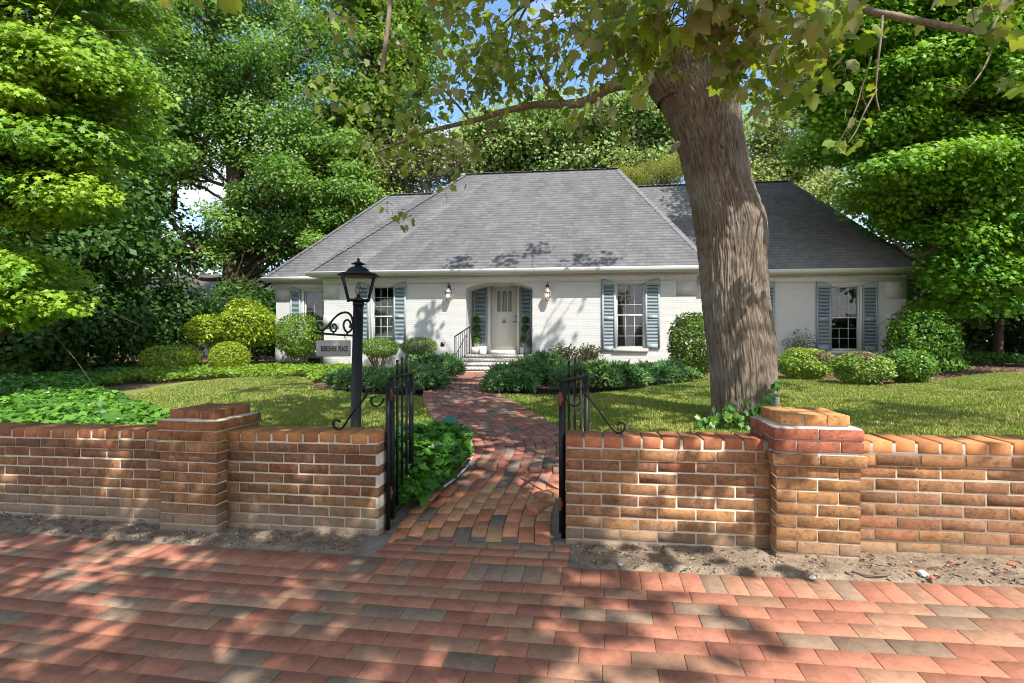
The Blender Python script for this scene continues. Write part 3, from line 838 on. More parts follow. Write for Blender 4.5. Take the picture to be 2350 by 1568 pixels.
# the hanging sign, a thing of its own
sc_ = np.array([lx, ly, lz])
a_ = brk(690, 1062)+sc_; b_ = brk(1087, 1066)+sc_
c_ = (a_+b_)/2; wd_ = np.linalg.norm((b_-a_)[:2]); yaw_s = math.atan2((b_-a_)[1], (b_-a_)[0])
hgt = .145
st = thing('street_sign', 'grey hanging sign with black lettering under the scrolled lamp post bracket', 'sign', tuple(c_), yaw_s)
mb = MB(); bricks(mb, [(0, 0, 0)], (wd_/2, .012, hgt/2), 0, (1, 1, 1), .006); mb.build('board', M['sign'], st)
text_mesh('BERKSHIRE  PLACE', .068, .0015, 'lettering', M['black'], st, (.006, -.0135, -.004), (PI/2, 0, 0), .405)
for sx in (-.33, .33):
    mb = MB(); x0 = sx*wd_
    zb = hgt/2
    tube(mb, spline([(x0, 0, zb-.006), (x0+.012, 0, zb+.012), (x0, 0, zb+.026), (x0-.01, 0, zb+.016)], 20), .003, 6)
    tube(mb, [(x0, 0, zb+.026), (x0, 0, zb+.062)], .004, 6); mb.build('hook', M['brass'], st)

# ================================================================== PATH LIGHTS, EDGING PIPE, DEBRIS
def path_light(label, x, y, s=1.0):
    X, Y = gpt(x, y); z = float(G(X, Y))
    t = thing('path_light', label, 'path light', (X, Y, z), 0, 'green path lights')
    mb = MB(); tube(mb, [(0, 0, -.05), (0, 0, .16*s)], .016, 10); lathe(mb, (0, 0, .16*s), [(.016, 0), (.055, .012), (.055, .02), (.03, .024)], 14); mb.build('stem', M['green_lamp'], t)
    mb = MB(); lathe(mb, (0, 0, .18*s), [(.03, 0), (.03, .06)], 14); mb.build('lens', M['lampglass'], t)
    mb = MB(); lathe(mb, (0, 0, .235*s), [(.085, -.012), (.088, 0), (.07, .02), (.05, .03), (.045, .05), (.02, .062), (.004, .066)], 18); lathe(mb, (0, 0, .205*s), [(.06, 0), (.062, .006), (.03, .014)], 16); mb.build('cap', M['green_lamp'], t)
path_light('green mushroom path light at the back edge of the ivy mound', 1033, 1012, .9)
path_light('small green path light among the junipers left of the path', 973, 903, .9)
E = [gpt(x, y) for x, y in ((1088, 1042), (1082, 1062), (1066, 1085), (1042, 1108), (1010, 1132))]
P = spline([(p[0], p[1], float(G(*p))+.03) for p in E], 40)
mb = MB(); tube(mb, P, .011, 8); o = mb.build('edging_pipe', M['hose'], smooth=True)
tag(o, 'thin pale pipe curving round the edge of the ivy mound', 'pipe')

def lump(name, label, cat, x, y, r, m, grp, flat=.7):
    X, Y = gpt(x, y)
    mb = MB(); q = np.array(CB_S)*0
    import bmesh
    bm = bmesh.new(); bmesh.ops.create_icosphere(bm, subdivisions=2, radius=1)
    for v in bm.verts:
        k = 1+.35*mnoise.noise(v.co*1.3+Vector((X*50, Y*50, 0)))
        v.co = Vector((v.co.x*r*k*1.2, v.co.y*r*k, v.co.z*r*k*flat))
    me = bpy.data.meshes.new(name); bm.to_mesh(me); bm.free(); me.materials.append(m)
    o = bpy.data.objects.new(name, me); COL.objects.link(o)
    o.location = (X, Y, float(G(X, Y))+.006+r*flat*.5); o.rotation_euler = (0, 0, rng.random()*3)
    tag(o, label, cat, grp)
lump('stone', 'largest white stone in the dirt below the right wall', 'stone', 2117, 1322, .021, M['pot'], 'white stones in the dirt strip')
lump('stone', 'white stone just right of the orange capped pillar base', 'stone', 1864, 1330, .014, M['pot'], 'white stones in the dirt strip')
lump('stone', 'grey stone at the foot of the right gateway wall', 'stone', 1424, 1300, .012, M['pebble'], 'white stones in the dirt strip')
for lab, x, y, r in (('orange brick chip left of the largest white stone', 2094, 1314, .012), ('orange brick chip right of the largest white stone', 2140, 1330, .013), ('long orange brick chip by the paving at far right', 2322, 1300, .017), ('orange brick chip under the far right brickwork', 2182, 1292, .01)):
    lump('brick_chip', lab, 'brick chip', x, y, r, M['chip'], 'brick chips in the dirt strip', .45)
for lab, pts in (('thin curved stick lying in the dirt by the orange capped pillar', [(1955, 1318), (1985, 1326), (2020, 1328), (2040, 1326)]), ('short pale stick in the dirt before the left wall', [(905, 1245+5), (925, 1238+5), (945, 1236+5)])):
    P = [np.array([*gpt(x, y), 0]) for x, y in pts]
    P = spline([(p[0], p[1], float(G(p[0], p[1]))+.014) for p in P], 12)
    mb = MB(); tube(mb, P, .005, 6); tag(mb.build('stick', M['twig']), lab, 'stick', 'sticks in the dirt strip')
# loose grit and leaf litter in the dirt
n = 5200; X = rng.uniform(-5, 4, n); X = X[(X < -.9) | (X > .35)]; n = len(X)
Y = edge(X)+.02+rng.random(n)*.28
mb = MB(); s = .0015+.0035*rng.random((n, 1))**4
bricks(mb, np.stack([X, Y, G(X, Y)+.008], -1), np.hstack([s, s*.8, s*.6]), rng.random(n)*3, pal(n, (.40, .34, .28), (.15, .10, .07), .2), .0004, .3)
P = np.stack([X, Y, G(X, Y)+.014], -1)[:900]
leaves(mb, P, .018+.02*rng.random(900), np.array([0, 0, 1.0])+rng.normal(0, .4, (900, 3)), rng.normal(0, 1, (900, 3)), pal(900, (.22, .13, .07), (.12, .07, .045), .2), OVAL)
gm, gnt = new_mat('grit'); out(gnt, pbsdf(gnt, tint(gnt), .9).outputs[0])
tag(mb.build('gravel', gm), 'fine grit and brown leaf litter along the foot of the walls', 'gravel', kind='stuff')
# ================================================================== HOUSE
HA = math.atan(.115); HC, HS = math.cos(HA), math.sin(HA); HY = 15.2
hs = thing('house', 'single storey white painted brick house with grey hipped roof behind the lawn', 'house', (0, HY, 0), -HA)
def hp(x, y, b):
    u = (x-1175)/F
    a = (u*(HY+b*HC)-b*HS)/(HC+u*HS); Z = HY-a*HS+b*HC
    return a, CAMZ+(784-y)/F*Z
def z3(x, y, ox, oy, sc, b):       # zoomed crop coordinates
    return hp((ox+x/sc)/1.27660, (oy+y/sc)/1.27660, b)
def hw2(a, b, z): return np.array([a*HC+b*HS, HY-a*HS+b*HC, z])
ZB, ZE = .1, 3.36
zA = lambda x, y, b: z3(x, y, 750, 750, 3.92, b)
zB = lambda x, y, b: z3(x, y, 1250, 750, 3.92, b)
zC = lambda x, y, b: z3(x, y, 1650, 750, 3.92, b)
zD = lambda x, y, b: z3(x, y, 2250, 750, 3.917, b)
AL, AR = -5.95, 5.35           # main block
WL, WR = zA(230, 600, 1)[0], z3(1025, 1400, 2000, 0, 1.568, 1)[0]

def quadwall(mb, a0, a1, b, holes, z0=ZB, z1=ZE):
    A = sorted({a0, a1, *[h[0] for h in holes], *[h[1] for h in holes]}); Zs = sorted({z0, z1, *[h[2] for h in holes], *[h[3] for h in holes]})
    for p, q in zip(A, A[1:]):
        for r, s in zip(Zs, Zs[1:]):
            if any(h[0] <= p and q <= h[1] and h[2] <= r and s <= h[3] for h in holes): continue
            mb.add([(p, b, r), (q, b, r), (q, b, s), (p, b, s)], [(0, 1, 2, 3)])
    for h in holes:
        if len(h) > 4: continue
        d = .11; p, q, r, s = h[:4]
        mb.add([(p, b, r), (q, b, r), (q, b, s), (p, b, s), (p, b+d, r), (q, b+d, r), (q, b+d, s), (p, b+d, s)], [(0, 4, 5, 1), (1, 5, 6, 2), (2, 6, 7, 3), (3, 7, 4, 0)])

# window data: glass left, right, top, bottom ; plane
zt_main = zC(770, 325, 0)[1]; zb_main = zC(770, 1048, 0)[1]
WIN = []
def addwin(lbl, gl, gr, zt, zb, b, sh, arch=True, missing=()): WIN.append(dict(l=gl-.035, r=gr+.035, zt=zt+.03, zb=zb-.04, b=b, sh=sh, label=lbl, missing=missing))
g = zC(622, 325, 0)[0], zC(920, 325, 0)[0]
addwin(None, g[0], g[1], zt_main, zb_main, 0, [(zC(443, 0, 0)[0], zC(598, 0, 0)[0], zC(520, 1095, 0)[1], zC(500, 266, 0)[1]), (zC(940, 0, 0)[0], zC(1107, 0, 0)[0], zC(1020, 1065, 0)[1], zC(1060, 260, 0)[1])])
g2 = zA(1350, 0, 0)[0], zA(1580, 0, 0)[0]
addwin(None, g2[0], g2[1], zt_main+.01, zb_main, 0, [(zA(1168, 0, 0)[0], zA(1303, 0, 0)[0], zA(1240, 1022, 0)[1], zA(1240, 300, 0)[1]), (zA(1585, 0, 0)[0], zA(1725, 0, 0)[0], zA(1650, 1025, 0)[1], zA(1650, 297, 0)[1])])
gA = zA(565, 0, 1)[0]
addwin(None, gA, gA+.86, zA(600, 410, 1)[1], .92, 1, [(zA(400, 0, 1)[0], zA(517, 0, 1)[0], .85, zA(420, 357, 1)[1])])
g4 = zD(725, 0, 1)[0], zD(1040, 0, 1)[0]
addwin(None, g4[0], g4[1], zD(880, 352, 1)[1], zD(880, 1072, 1)[1], 1, [(zD(548, 0, 1)[0], zD(720, 0, 1)[0], zD(630, 1083, 1)[1], zD(570, 297, 1)[1]), (zD(1077, 0, 1)[0], zD(1250, 0, 1)[0], zD(1160, 1093, 1)[1], zD(1240, 293, 1)[1])], missing=('t', 'b'))
w5 = zD(72, 0, 1)[0]
addwin(None, w5-.47-.86, w5-.47, zD(880, 352, 1)[1], zD(880, 1072, 1)[1], 1, [(w5-.42, w5, zD(40, 1083, 1)[1], zD(40, 297, 1)[1])])
ax0, zspr = zB(452, 375, 0); ax1, _ = zB(1215, 375, 0); zcr = zB(830, 297, 0)[1]
ZF = zB(800, 1138, 1.0)[1]            # porch floor
print('arch', ax0, ax1, zspr, zcr, 'floor', ZF, 'win', zt_main, zb_main, 'wings', WL, WR)

mb = MB()
hm = [(w['l'], w['r'], w['zb'], w['zt']) for w in WIN if w['b'] == 0]
quadwall(mb, AL, AR, 0, hm+[(ax0, ax1, ZB, zcr, 'arch')])
# arch spandrels
NA = 24; aa = np.linspace(ax0, ax1, NA+1); am = (ax0+ax1)/2; hwid = (ax1-ax0)/2; rise = zcr-zspr
Rr = (hwid**2+rise**2)/(2*rise); arcz = lambda a: zcr-Rr+np.sqrt(np.maximum(Rr*Rr-(a-am)**2, 0))
for p, q in zip(aa, aa[1:]):
    mb.add([(p, 0, arcz(p)), (q, 0, arcz(q)), (q, 0, zcr), (p, 0, zcr)], [(0, 1, 2, 3)])
    mb.add([(p, 0, arcz(p)), (q, 0, arcz(q)), (q, 1.0, arcz(q)), (p, 1.0, arcz(p))], [(0, 3, 2, 1)])
mb.add([(ax0, 0, ZB), (ax0, 0, zspr), (ax0, 1, zspr), (ax0, 1, ZB)], [(0, 1, 2, 3)])
mb.add([(ax1, 0, ZB), (ax1, 0, zspr), (ax1, 1, zspr), (ax1, 1, ZB)], [(3, 2, 1, 0)])
mb.add([(AL, 0, ZB), (AL, 1, ZB), (AL, 1, ZE), (AL, 0, ZE)], [(3, 2, 1, 0)])
mb.add([(AR, 0, ZB), (AR, 1, ZB), (AR, 1, ZE), (AR, 0, ZE)], [(0, 1, 2, 3)])
hwn = [(w['l'], w['r'], w['zb'], w['zt']) for w in WIN if w['b'] == 1]
quadwall(mb, WL, AL, 1, [h for h in hwn if h[0] < 0]); quadwall(mb, AR, WR, 1, [h for h in hwn if h[0] > 0])
quadwall(mb, ax0-.01, ax1+.01, 1.0, [], ZB, zcr+.01)
BB = 7.4
mb.add([(WL, 1, ZB), (WL, BB, ZB), (WL, BB, ZE), (WL, 1, ZE)], [(3, 2, 1, 0)])
mb.add([(WR, 1, ZB), (WR, BB, ZB), (WR, BB, ZE), (WR, 1, ZE)], [(0, 1, 2, 3)])
mb.add([(WL, BB, ZB), (WR, BB, ZB), (WR, BB, ZE), (WL, BB, ZE)], [(3, 2, 1, 0)])
# quoins, 12 mm proud
def quoin(a0, a1, b, zlist):
    for z0, z1 in zlist: box(mb, a0, a1, b-.014, b+.05, z0, z1)
ZQ = [(zD(1400, 490, 1)[1], zD(1400, 275, 1)[1]), (zD(1400, 826, 1)[1], zD(1400, 662, 1)[1]), (.3, zD(1400, 995, 1)[1])]
quoin(WR-.56, WR+.014, 1, ZQ)
quoin(WL-.014, WL+.56, 1, [(zA(300, 523, 1)[1], zA(300, 345, 1)[1])]+[(z0-.03, z1-.03) for z0, z1 in ZQ[1:]])
quoin(AL-.014, AL+.50, 0, [(zA(800, 495, 0)[1], zA(800, 295, 0)[1])]+[(z0, z1) for z0, z1 in ZQ[1:]])
quoin(AR-.55, AR+.014, 0, [(zC(1500, 458, 0)[1], zC(1500, 290, 0)[1])]+ZQ[1:])
wallo = mb.build('brick_wall', M['whitebrick'], hs)
# porch floor and steps
mb = MB(); box(mb, ax0+.004, ax1-.004, -.30, .996, ZB, ZF, (1, 1, 1))
zg = float(G(*hw2(-.5, -1.2, 0)[:2]))
r3 = (ZF-zg)/4
box(mb, ax0-.10, ax1+.12, -.66, -.304, ZB, ZF-r3); box(mb, ax0-.22, ax1+.2, -1.0, -.664, ZB, ZF-2*r3); box(mb, ax0-.42, ax1+.3, -1.36, -1.004, ZB, ZF-3*r3)
for b0, b1, x0, x1, z in ((-.335, -.10, ax0+.0, ax1-.0, ZF), (-.69, -.44, ax0-.12, ax1+.14, ZF-r3), (-1.03, -.78, ax0-.24, ax1+.22, ZF-2*r3), (-1.39, -1.1, ax0-.44, ax1+.32, ZF-3*r3)):
    n = int((x1-x0)/.105)
    c = np.array([(x0+(i+.5)*(x1-x0)/n, (b0+b1)/2, z+.012) for i in range(n)])
    bricks(mb, c, ((x1-x0)/n/2-.003, (b1-b0)/2, .03), 0, pal(n, (1, 1, 1), (.9, .9, .9), .02), .005, 0, .0008)
mb.build('steps', M['stone'], hs)
# ceiling, floor inside
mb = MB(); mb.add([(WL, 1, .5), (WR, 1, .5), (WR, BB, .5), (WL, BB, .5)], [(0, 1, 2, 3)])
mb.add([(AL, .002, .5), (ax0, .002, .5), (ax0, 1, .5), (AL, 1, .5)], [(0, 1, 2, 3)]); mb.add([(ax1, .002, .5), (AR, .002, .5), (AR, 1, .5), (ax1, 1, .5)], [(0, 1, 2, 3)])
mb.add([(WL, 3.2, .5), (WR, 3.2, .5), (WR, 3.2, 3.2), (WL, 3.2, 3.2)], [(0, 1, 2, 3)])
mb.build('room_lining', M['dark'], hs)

# ------------------------------------------------------------------ windows
def shutter(parent, l, r, zb, zt, b, outer_left, ztop_in, rails=2, depth=.045):
    mb = MB(); fw = .055; w_ = r-l
    y0, y1 = b-depth-.012, b-.012
    zi = ztop_in-.09
    box(mb, l, l+fw, y0, y1, zb, zi); box(mb, r-fw, r, y0, y1, zb, zi)
    box(mb, l+fw, r-fw, y0+.002, y1-.002, zb, zb+.13)
    zm = zb+(zi-zb)*.50
    box(mb, l+fw, r-fw, y0+.002, y1-.002, zm-.05, zm+.05)
    # arched head
    N = 10; aa = np.linspace(l, r, N+1)
    def top(a):
        t = (r-a)/w_ if outer_left else (a-l)/w_
        return ztop_in+(zt-ztop_in)*math.sin(t*PI/2)
    for p, q in zip(aa, aa[1:]):
        v = [(p, y0, zi), (q, y0, zi), (q, y0, top(q)), (p, y0, top(p)), (p, y1, zi), (q, y1, zi), (q, y1, top(q)), (p, y1, top(p))]
        mb.add(v, [(0, 1, 2, 3), (4, 7, 6, 5), (3, 2, 6, 7), (0, 4, 5, 1)]+([(0, 3, 7, 4)] if p == l else [])+([(1, 5, 6, 2)] if q == r else []))
    for z0, z1 in ((zb+.13, zm-.05), (zm+.05, zi)):
        n = max(2, int((z1-z0)/.041)); h = (z1-z0)/n
        for i in range(n):
            z = z0+(i+.5)*h
            v = [(l+fw, y0+.006, z-h*.55), (r-fw, y0+.006, z-h*.55), (r-fw, y0+.006, z-h*.35), (l+fw, y0+.006, z-h*.35),
                 (l+fw, y1-.006, z+h*.30), (r-fw, y1-.006, z+h*.30), (r-fw, y1-.006, z+h*.5), (l+fw, y1-.006, z+h*.5)]
            mb.add(v, [(0, 1, 2, 3), (3, 2, 6, 7), (1, 0, 4, 5), (5, 4, 7, 6)])
    box(mb, l+fw, r-fw, y1-.004, y1, zb+.13, zi-.001, (.5, .5, .5))
    return mb.build('shutter', M['shutter'], parent)

for w in WIN:
    b = w['b']; l, r, zb, zt = w['l'], w['r'], w['zb'], w['zt']
    mb = MB(); t = .035
    # casing inside the opening
    y0, y1 = b+.04, b+.10
    box(mb, l+.001, l+t, y0, y1, zb+.001, zt-.001); box(mb, r-t, r-.001, y0, y1, zb+.001, zt-.001); box(mb, l+t, r-t, y0, y1, zt-t, zt-.001); box(mb, l+t, r-t, y0, y1, zb+.001, zb+t+.005)
    # outer trim strips and arched hood
    box(mb, l-.055, l-.002, b-.02, b+.02, zb, zt+.05); box(mb, r+.002, r+.055, b-.02, b+.02, zb, zt+.05)
    N = 16; hx = (r-l)/2+.10; cxm = (l+r)/2; zs0 = zt+.06; rs = .13; R2 = (hx*hx+rs*rs)/(2*rs)
    f = lambda x, o: zs0+rs-R2+math.sqrt((R2+o)**2-(x-cxm)**2)
    X = np.linspace(cxm-hx, cxm+hx, N+1)
    for p, q in zip(X, X[1:]):
        v = [(p, b-.022, f(p, -.03)), (q, b-.022, f(q, -.03)), (q, b-.022, f(q, 0)), (p, b-.022, f(p, 0)), (p, b+.01, f(p, -.03)), (q, b+.01, f(q, -.03)), (q, b+.01, f(q, 0)), (p, b+.01, f(p, 0))]
        mb.add(v, [(0, 1, 2, 3), (3, 2, 6, 7), (1, 0, 4, 5)])
    wo_ = mb.build('window', M['white'], hs)
    # sashes and glazing bars
    mb = MB(); zm = (zb+zt)/2+.02; yb0, yb1 = b+.055, b+.085
    L0, R0 = l+t, r-t; T0, B0 = zt-t, zb+t+.005
    box(mb, L0, R0, b+.045, b+.09, zm-.022, zm+.022)
    s_ = .022
    w1 = (1, 1, 1); box(mb, L0, L0+s_, yb0, yb1, B0, zm-.022, w1, 1); box(mb, R0-s_, R0, yb0, yb1, B0, zm-.022, w1, 1); box(mb, L0, L0+s_, yb0, yb1, zm+.022, T0, w1, 1); box(mb, R0-s_, R0, yb0, yb1, zm+.022, T0, w1, 1)
    box(mb, L0+s_, R0-s_, yb0, yb1, T0-s_, T0, w1, 1); box(mb, L0+s_, R0-s_, yb0, yb1, B0, B0+s_+.01, w1, 1)
    for half, (za, zc_) in enumerate(((zm+.022, T0-s_), (B0+s_+.01, zm-.022))):
        for i in (1, 2):
            x = L0+(R0-L0)*i/3
            skip = w['missing'] and half == 1 and i == 1
            box(mb, x-.0055, x+.0055, b+.061, b+.079, za, zc_ if not skip else za+(zc_-za)*.66)
            z = za+(zc_-za)*i/3
            box(mb, L0+s_, R0-s_-(.29*(R0-L0) if w['missing'] and half == 0 and i == 2 else 0), b+.0625, b+.0775, z-.0055, z+.0055)
    mb.build('sash', [M['white'], M['sash']], wo_)
    mb = MB(); mb.add([(L0, b+.07, B0), (R0, b+.07, B0), (R0, b+.07, T0), (L0, b+.07, T0)], [(0, 1, 2, 3)]); mb.build('pane', M['glass'], wo_)
    mb = MB(); box(mb, l-.10, r+.10, b-.075, b+.036, zb-.10, zb-.001); mb.build('sill', M['stone'], wo_)
    if not w['missing']:
        mb = MB(); N = 60; X = np.linspace(L0, R0, N+1); zc2 = zm+.30
        y = b+.16+.012*np.sin(X*60); tp = zc2+.05*np.cos((X-L0)/(R0-L0)*4*PI)
        V = np.concatenate([np.stack([X, y, np.full(N+1, B0)], 1), np.stack([X, y, tp], 1)])
        i = np.arange(N); mb.add(V, np.stack([i, i+1, i+N+2, i+N+1], 1)); mb.build('curtain', M['curtain'], wo_)
    for k, (sl_, sr_, szb, szt) in enumerate(w['sh']):
        shutter(hs, sl_, sr_, szb, szt, b, sl_ < l, szt-.11)

# ------------------------------------------------------------------ entrance
b = .999
dl, dzt = zB(740, 355, 1); dr, dzb = zB(1040, 1080, 1)
cl_, czt = zB(702, 325, 1); cr_ = zB(1070, 325, 1)[0]
mb = MB()
box(mb, dl, dr, b-.045, b-.004, dzb, dzt)
door = mb.build('door', M['cream'], hs)
gx0, gzt = zB(803, 405, 1); gx1, gzb = zB(990, 640, 1)
mb = MB(); box(mb, cl_, dl-.003, b-.09, b-.001, ZF+.003, czt); box(mb, dr+.003, cr_, b-.09, b-.001, ZF+.003, czt); box(mb, dl-.002, dr+.002, b-.088, b-.001, dzt+.003, czt-.002)
box(mb, dl-.002, dr+.002, b-.10, b-.001, ZF+.003, dzb-.004)
mb.build('door_frame', M['white'], hs)
w3 = (gx1-gx0)/3
for i in range(3):
    p, q = gx0+i*w3+.014, gx0+(i+1)*w3-.014; R_ = (q-p)/2; cx_ = (p+q)/2; zr = gzt-R_
    ang = np.linspace(0, PI, 11)
    V = [(p, b-.0475, gzb), (q, b-.0475, gzb)]+[(cx_+R_*math.cos(a), b-.0475, zr+R_*math.sin(a)) for a in ang]
    mb = MB(); mb.add(V, [tuple(range(len(V)))]); mb.build('door_pane', M['lace'], door)
    mb = MB(); pts = [(p-.008, b-.05, gzb-.008)]+[(p-.008, b-.05, zr)]+[(cx_+(R_+.008)*math.cos(a), b-.05, zr+(R_+.008)*math.sin(a)) for a in ang[::-1]]+[(q+.008, b-.05, gzb-.008), (p-.008, b-.05, gzb-.008)]
    tube(mb, pts, .008, 6); 
    for k in range(3):
        x = p+(k+.7)*(q-p)/3.4; tube(mb, [(x, b-.0465, gzb+.01), (x+rng.normal(0, .008), b-.0465, (gzb+zr)/2), (x+rng.normal(0, .006), b-.0465, zr)], .004, 5)
    mb.build('pane_moulding', M['cream'], door)
mb = MB()
for i in range(1, 9): box(mb, dl+(dr-dl)*i/9-.002, dl+(dr-dl)*i/9+.002, b-.0475, b-.0445, dzb+.08, gzb-.30)
mb.build('board_grooves', simple('groove_shade_paint', (.62, .59, .52), .5), door)
nx_, nz_ = zB(890, 754, 1)
text_mesh('25', .15, .004, 'house_number', M['black'], door, (nx_, b-.049, nz_), (PI/2, 0, 0), 1.0)
hx_, hz_ = zB(1030, 758, 1)
mb = MB(); lathe_y = lambda c, r: tube(mb, [c, (c[0], c[1]-.03, c[2])], r, 12)
lathe_y((hx_, b-.045, hz_), .022); tube(mb, spline([(hx_, b-.085, hz_), (hx_-.06, b-.088, hz_+.008), (hx_-.12, b-.085, hz_-.006)], 12), .009, 8); tube(mb, [(hx_, b-.07, hz_), (hx_, b-.09, hz_)], .010, 8); box(mb, hx_+.035, hx_+.05, b-.05, b-.0445, hz_-.05, hz_+.05)
mb.build('door_handle', M['brass'], door)
mb = MB(); lathe_y((hx_, b-.045, zB(1030, 698, 1)[1]), .024); mb.build('deadbolt', M['brass'], door)
for x0, x1 in ((540, 695), (1080, 1212)):
    shutter(hs, zB(x0, 0, 1)[0], zB(x1, 0, 1)[0], zB(600, 1035, 1)[1], zB(600, 335, 1)[1], .985, True, zB(600, 335, 1)[1]-.001)
for p_, q_ in ((ax0+.02, zB(692, 0, 1)[0]), (zB(1082, 0, 1)[0], ax1-.02)):
    mb = MB(); box(mb, p_, q_, .80, .985, ZF+.002, zB(600, 1045, 1)[1]); mb.build('plinth', M['white'], hs)
mb = MB(); a, z = zB(185, 1010, 0); box(mb, a-.055, a+.055, -.03, -.001, z-.055, z+.055); mb.build('outlet_box', M['brass'], hs)
mb = MB(); a, z = zA(670, 1200, 1); box(mb, a-.22, a+.22, .972, .999, z-.075, z+.075)
for k in range(5): box(mb, a-.2, a+.2, .962, .9715, z-.06+k*.026, z-.048+k*.026)
mb.build('crawl_vent', simple('dark_vent', (.035, .035, .035), .7), hs)

# railings: each a part of the house
def railing(xa, xb):
    mb = MB(); w_ = .026
    p0 = np.array([xa, -.95, zg+.02]); p1 = np.array([xb, -.06, ZF])
    h = .88
    r0 = p0+np.array([0, 0, h+.12]); r1 = p1+np.array([0, 0, h])
    tube(mb, [p0-np.array([0, 0, .05]), r0], w_/2, 4, True, square=True); tube(mb, [p1, r1], w_/2, 4, True, square=True)
    tube(mb, [r0+np.array([0, -.05, -.02]), r0, r1, r1+np.array([0, .06, 0])], .018, 8)
    q0 = p0+np.array([0, 0, .22]); q1 = p1+np.array([0, 0, .12])
    tube(mb, [q0, q1], .011, 6)
    for i in range(1, 8):
        t = i/8; tube(mb, [q0*(1-t)+q1*t, r0*(1-t)+r1*t], .008, 6)
    lathe(mb, p1, [(.04, 0), (.035, .02), (.018, .04)], 10)
    mb.build('handrail', M['iron'], hs)
railing(hp(1044, 0, -.95)[0], hp(1078, 0, -.06)[0]); railing(hp(1203, 0, -.95)[0], hp(1219, 0, -.06)[0])

# wall lanterns
def wall_lantern(xc, yc):
    a, z = zB(xc, yc, 0)
    root = thing_part('wall_lantern', hs); 
    y = -.17
    mb = MB()
    tube(mb, spline([(a, -.002, z+.20), (a, -.06, z+.30), (a, -.15, z+.33), (a, y, z+.22)], 24), .011, 8)
    lathe(mb, (a, y, z+.16), [(.012, .0), (.03, .01), (.012, .03), (.012, .05)], 10)
    box(mb, a-.045, a+.045, -.022, -.001, z+.08, z+.27)
    mb.build('arm', M['brass'], root)
    mb = MB()
    b4 = [np.array([a+sx*.052, y+sy*.052, z-.20]) for sx, sy in ((-1, -1), (1, -1), (1, 1), (-1, 1))]
    t4 = [np.array([a+sx*.095, y+sy*.095, z+.03]) for sx, sy in ((-1, -1), (1, -1), (1, 1), (-1, 1))]
    for k in range(4):
        tube(mb, [b4[k], t4[k]], .006, 6); tube(mb, [b4[k], b4[(k+1) % 4]], .007, 6); tube(mb, [t4[k], t4[(k+1) % 4]], .007, 6)
    lathe(mb, (a, y, z+.035), [(.142, 0), (.142, .008), (.06, .12), (.03, .135)], 4, rot=PI/4)
    lathe(mb, (a, y, z-.212), [(.02, -.02), (.07, 0), (.07, .012)], 4, rot=PI/4)
    mb.build('lantern_frame', M['pewter'], root)
    mb = MB()
    for k in range(4): mb.add([b4[k], b4[(k+1) % 4], t4[(k+1) % 4], t4[k]], [(0, 1, 2, 3)])
    mb.build('lantern_glass', M['lampglass'], root)
    for dx in (-.03, .03):
        mb = MB(); lathe(mb, (a+dx, y, z-.10), [(.006, 0), (.015, .02), (.017, .045), (.008, .075), (.002, .085)], 10); mb.build('bulb', M['bulb'], root, True)
        mb = MB(); tube(mb, [(a+dx, y, z-.19), (a+dx, y, z-.10)], .009, 8); mb.build('candle', M['white'], root)
wall_lantern(260, 440); wall_lantern(1388, 435)

# ------------------------------------------------------------------ roof
mb = MB()
def slope(L0, R0, L1, R1, b0, z0, b1, z1, ex=.1005):
    """front slope as courses of shingles; L/R edges at bottom (0) and top (1)"""
    n = int(round((z1-z0)/ex)); th = .009
    for k in range(n):
        t0, t1 = k/n, min(1, (k+1)/n+.02)
        l0, r0 = L0+(L1-L0)*t0, R0+(R1-R0)*t0; l1, r1 = L0+(L1-L0)*t1, R0+(R1-R0)*t1
        ba, za = b0+(b1-b0)*t0, z0+(z1-z0)*t0; bb, zb_ = b0+(b1-b0)*t1, z0+(z1-z0)*t1
        # split in pieces with slightly uneven butts
        m = max(2, int((r0-l0)/1.3)); u = np.linspace(0, 1, m+1)
        for i in range(m):
            x0, x1 = l0+(r0-l0)*u[i], l0+(r0-l0)*u[i+1]; X0, X1 = l1+(r1-l1)*u[i], l1+(r1-l1)*u[i+1]
            e = th*(.8+.5*rng.random())
            mb.add([(x0, ba-.7*e, za+.7*e), (x1, ba-.7*e, za+.7*e), (X1, bb, zb_+.001), (X0, bb, zb_+.001), (x0, ba, za), (x1, ba, za)], [(0, 1, 2, 3), (4, 5, 1, 0)])
eL, eR = hp(706, 630, -.42)[0], 5.72
rA, zr_ = hp(1070, 401, 3.5); rB = 3.45; ZR = 7.54; bR = 3.55
slope(eL, eR, -2.15, rB, -.42, 3.385, bR, ZR)
mb.add([(eL, -.42, 3.385), (-2.15, bR, ZR), (eL, 7.5, 3.385)], [(0, 1, 2)])
mb.add([(eR, -.42, 3.385), (eR, 7.5, 3.385), (rB, bR, ZR)], [(0, 1, 2)])
mb.add([(eL, 7.5, 3.385), (-2.15, bR, ZR), (rB, bR, ZR), (eR, 7.5, 3.385)], [(0, 1, 2, 3)])
fL, fR = hp(605, 638, .6)[0], hp(2125, 622, .6)[0]
LRa, LRb, LZ_, Lb = -5.30, 9.5, 7.0, 4.0
slope(fL, fR, LRa, LRb, .6, 3.375, Lb, LZ_)
mb.add([(fL, .6, 3.375), (LRa, Lb, LZ_), (fL, 7.6, 3.375)], [(0, 1, 2)])
mb.add([(fR, .6, 3.375), (fR, 7.6, 3.375), (LRb, Lb, LZ_)], [(0, 1, 2)])
mb.add([(fL, 7.6, 3.375), (LRa, Lb, LZ_), (LRb, Lb, LZ_), (fR, 7.6, 3.375)], [(0, 1, 2, 3)])
roof = mb.build('roof', M['shingle'], hs)
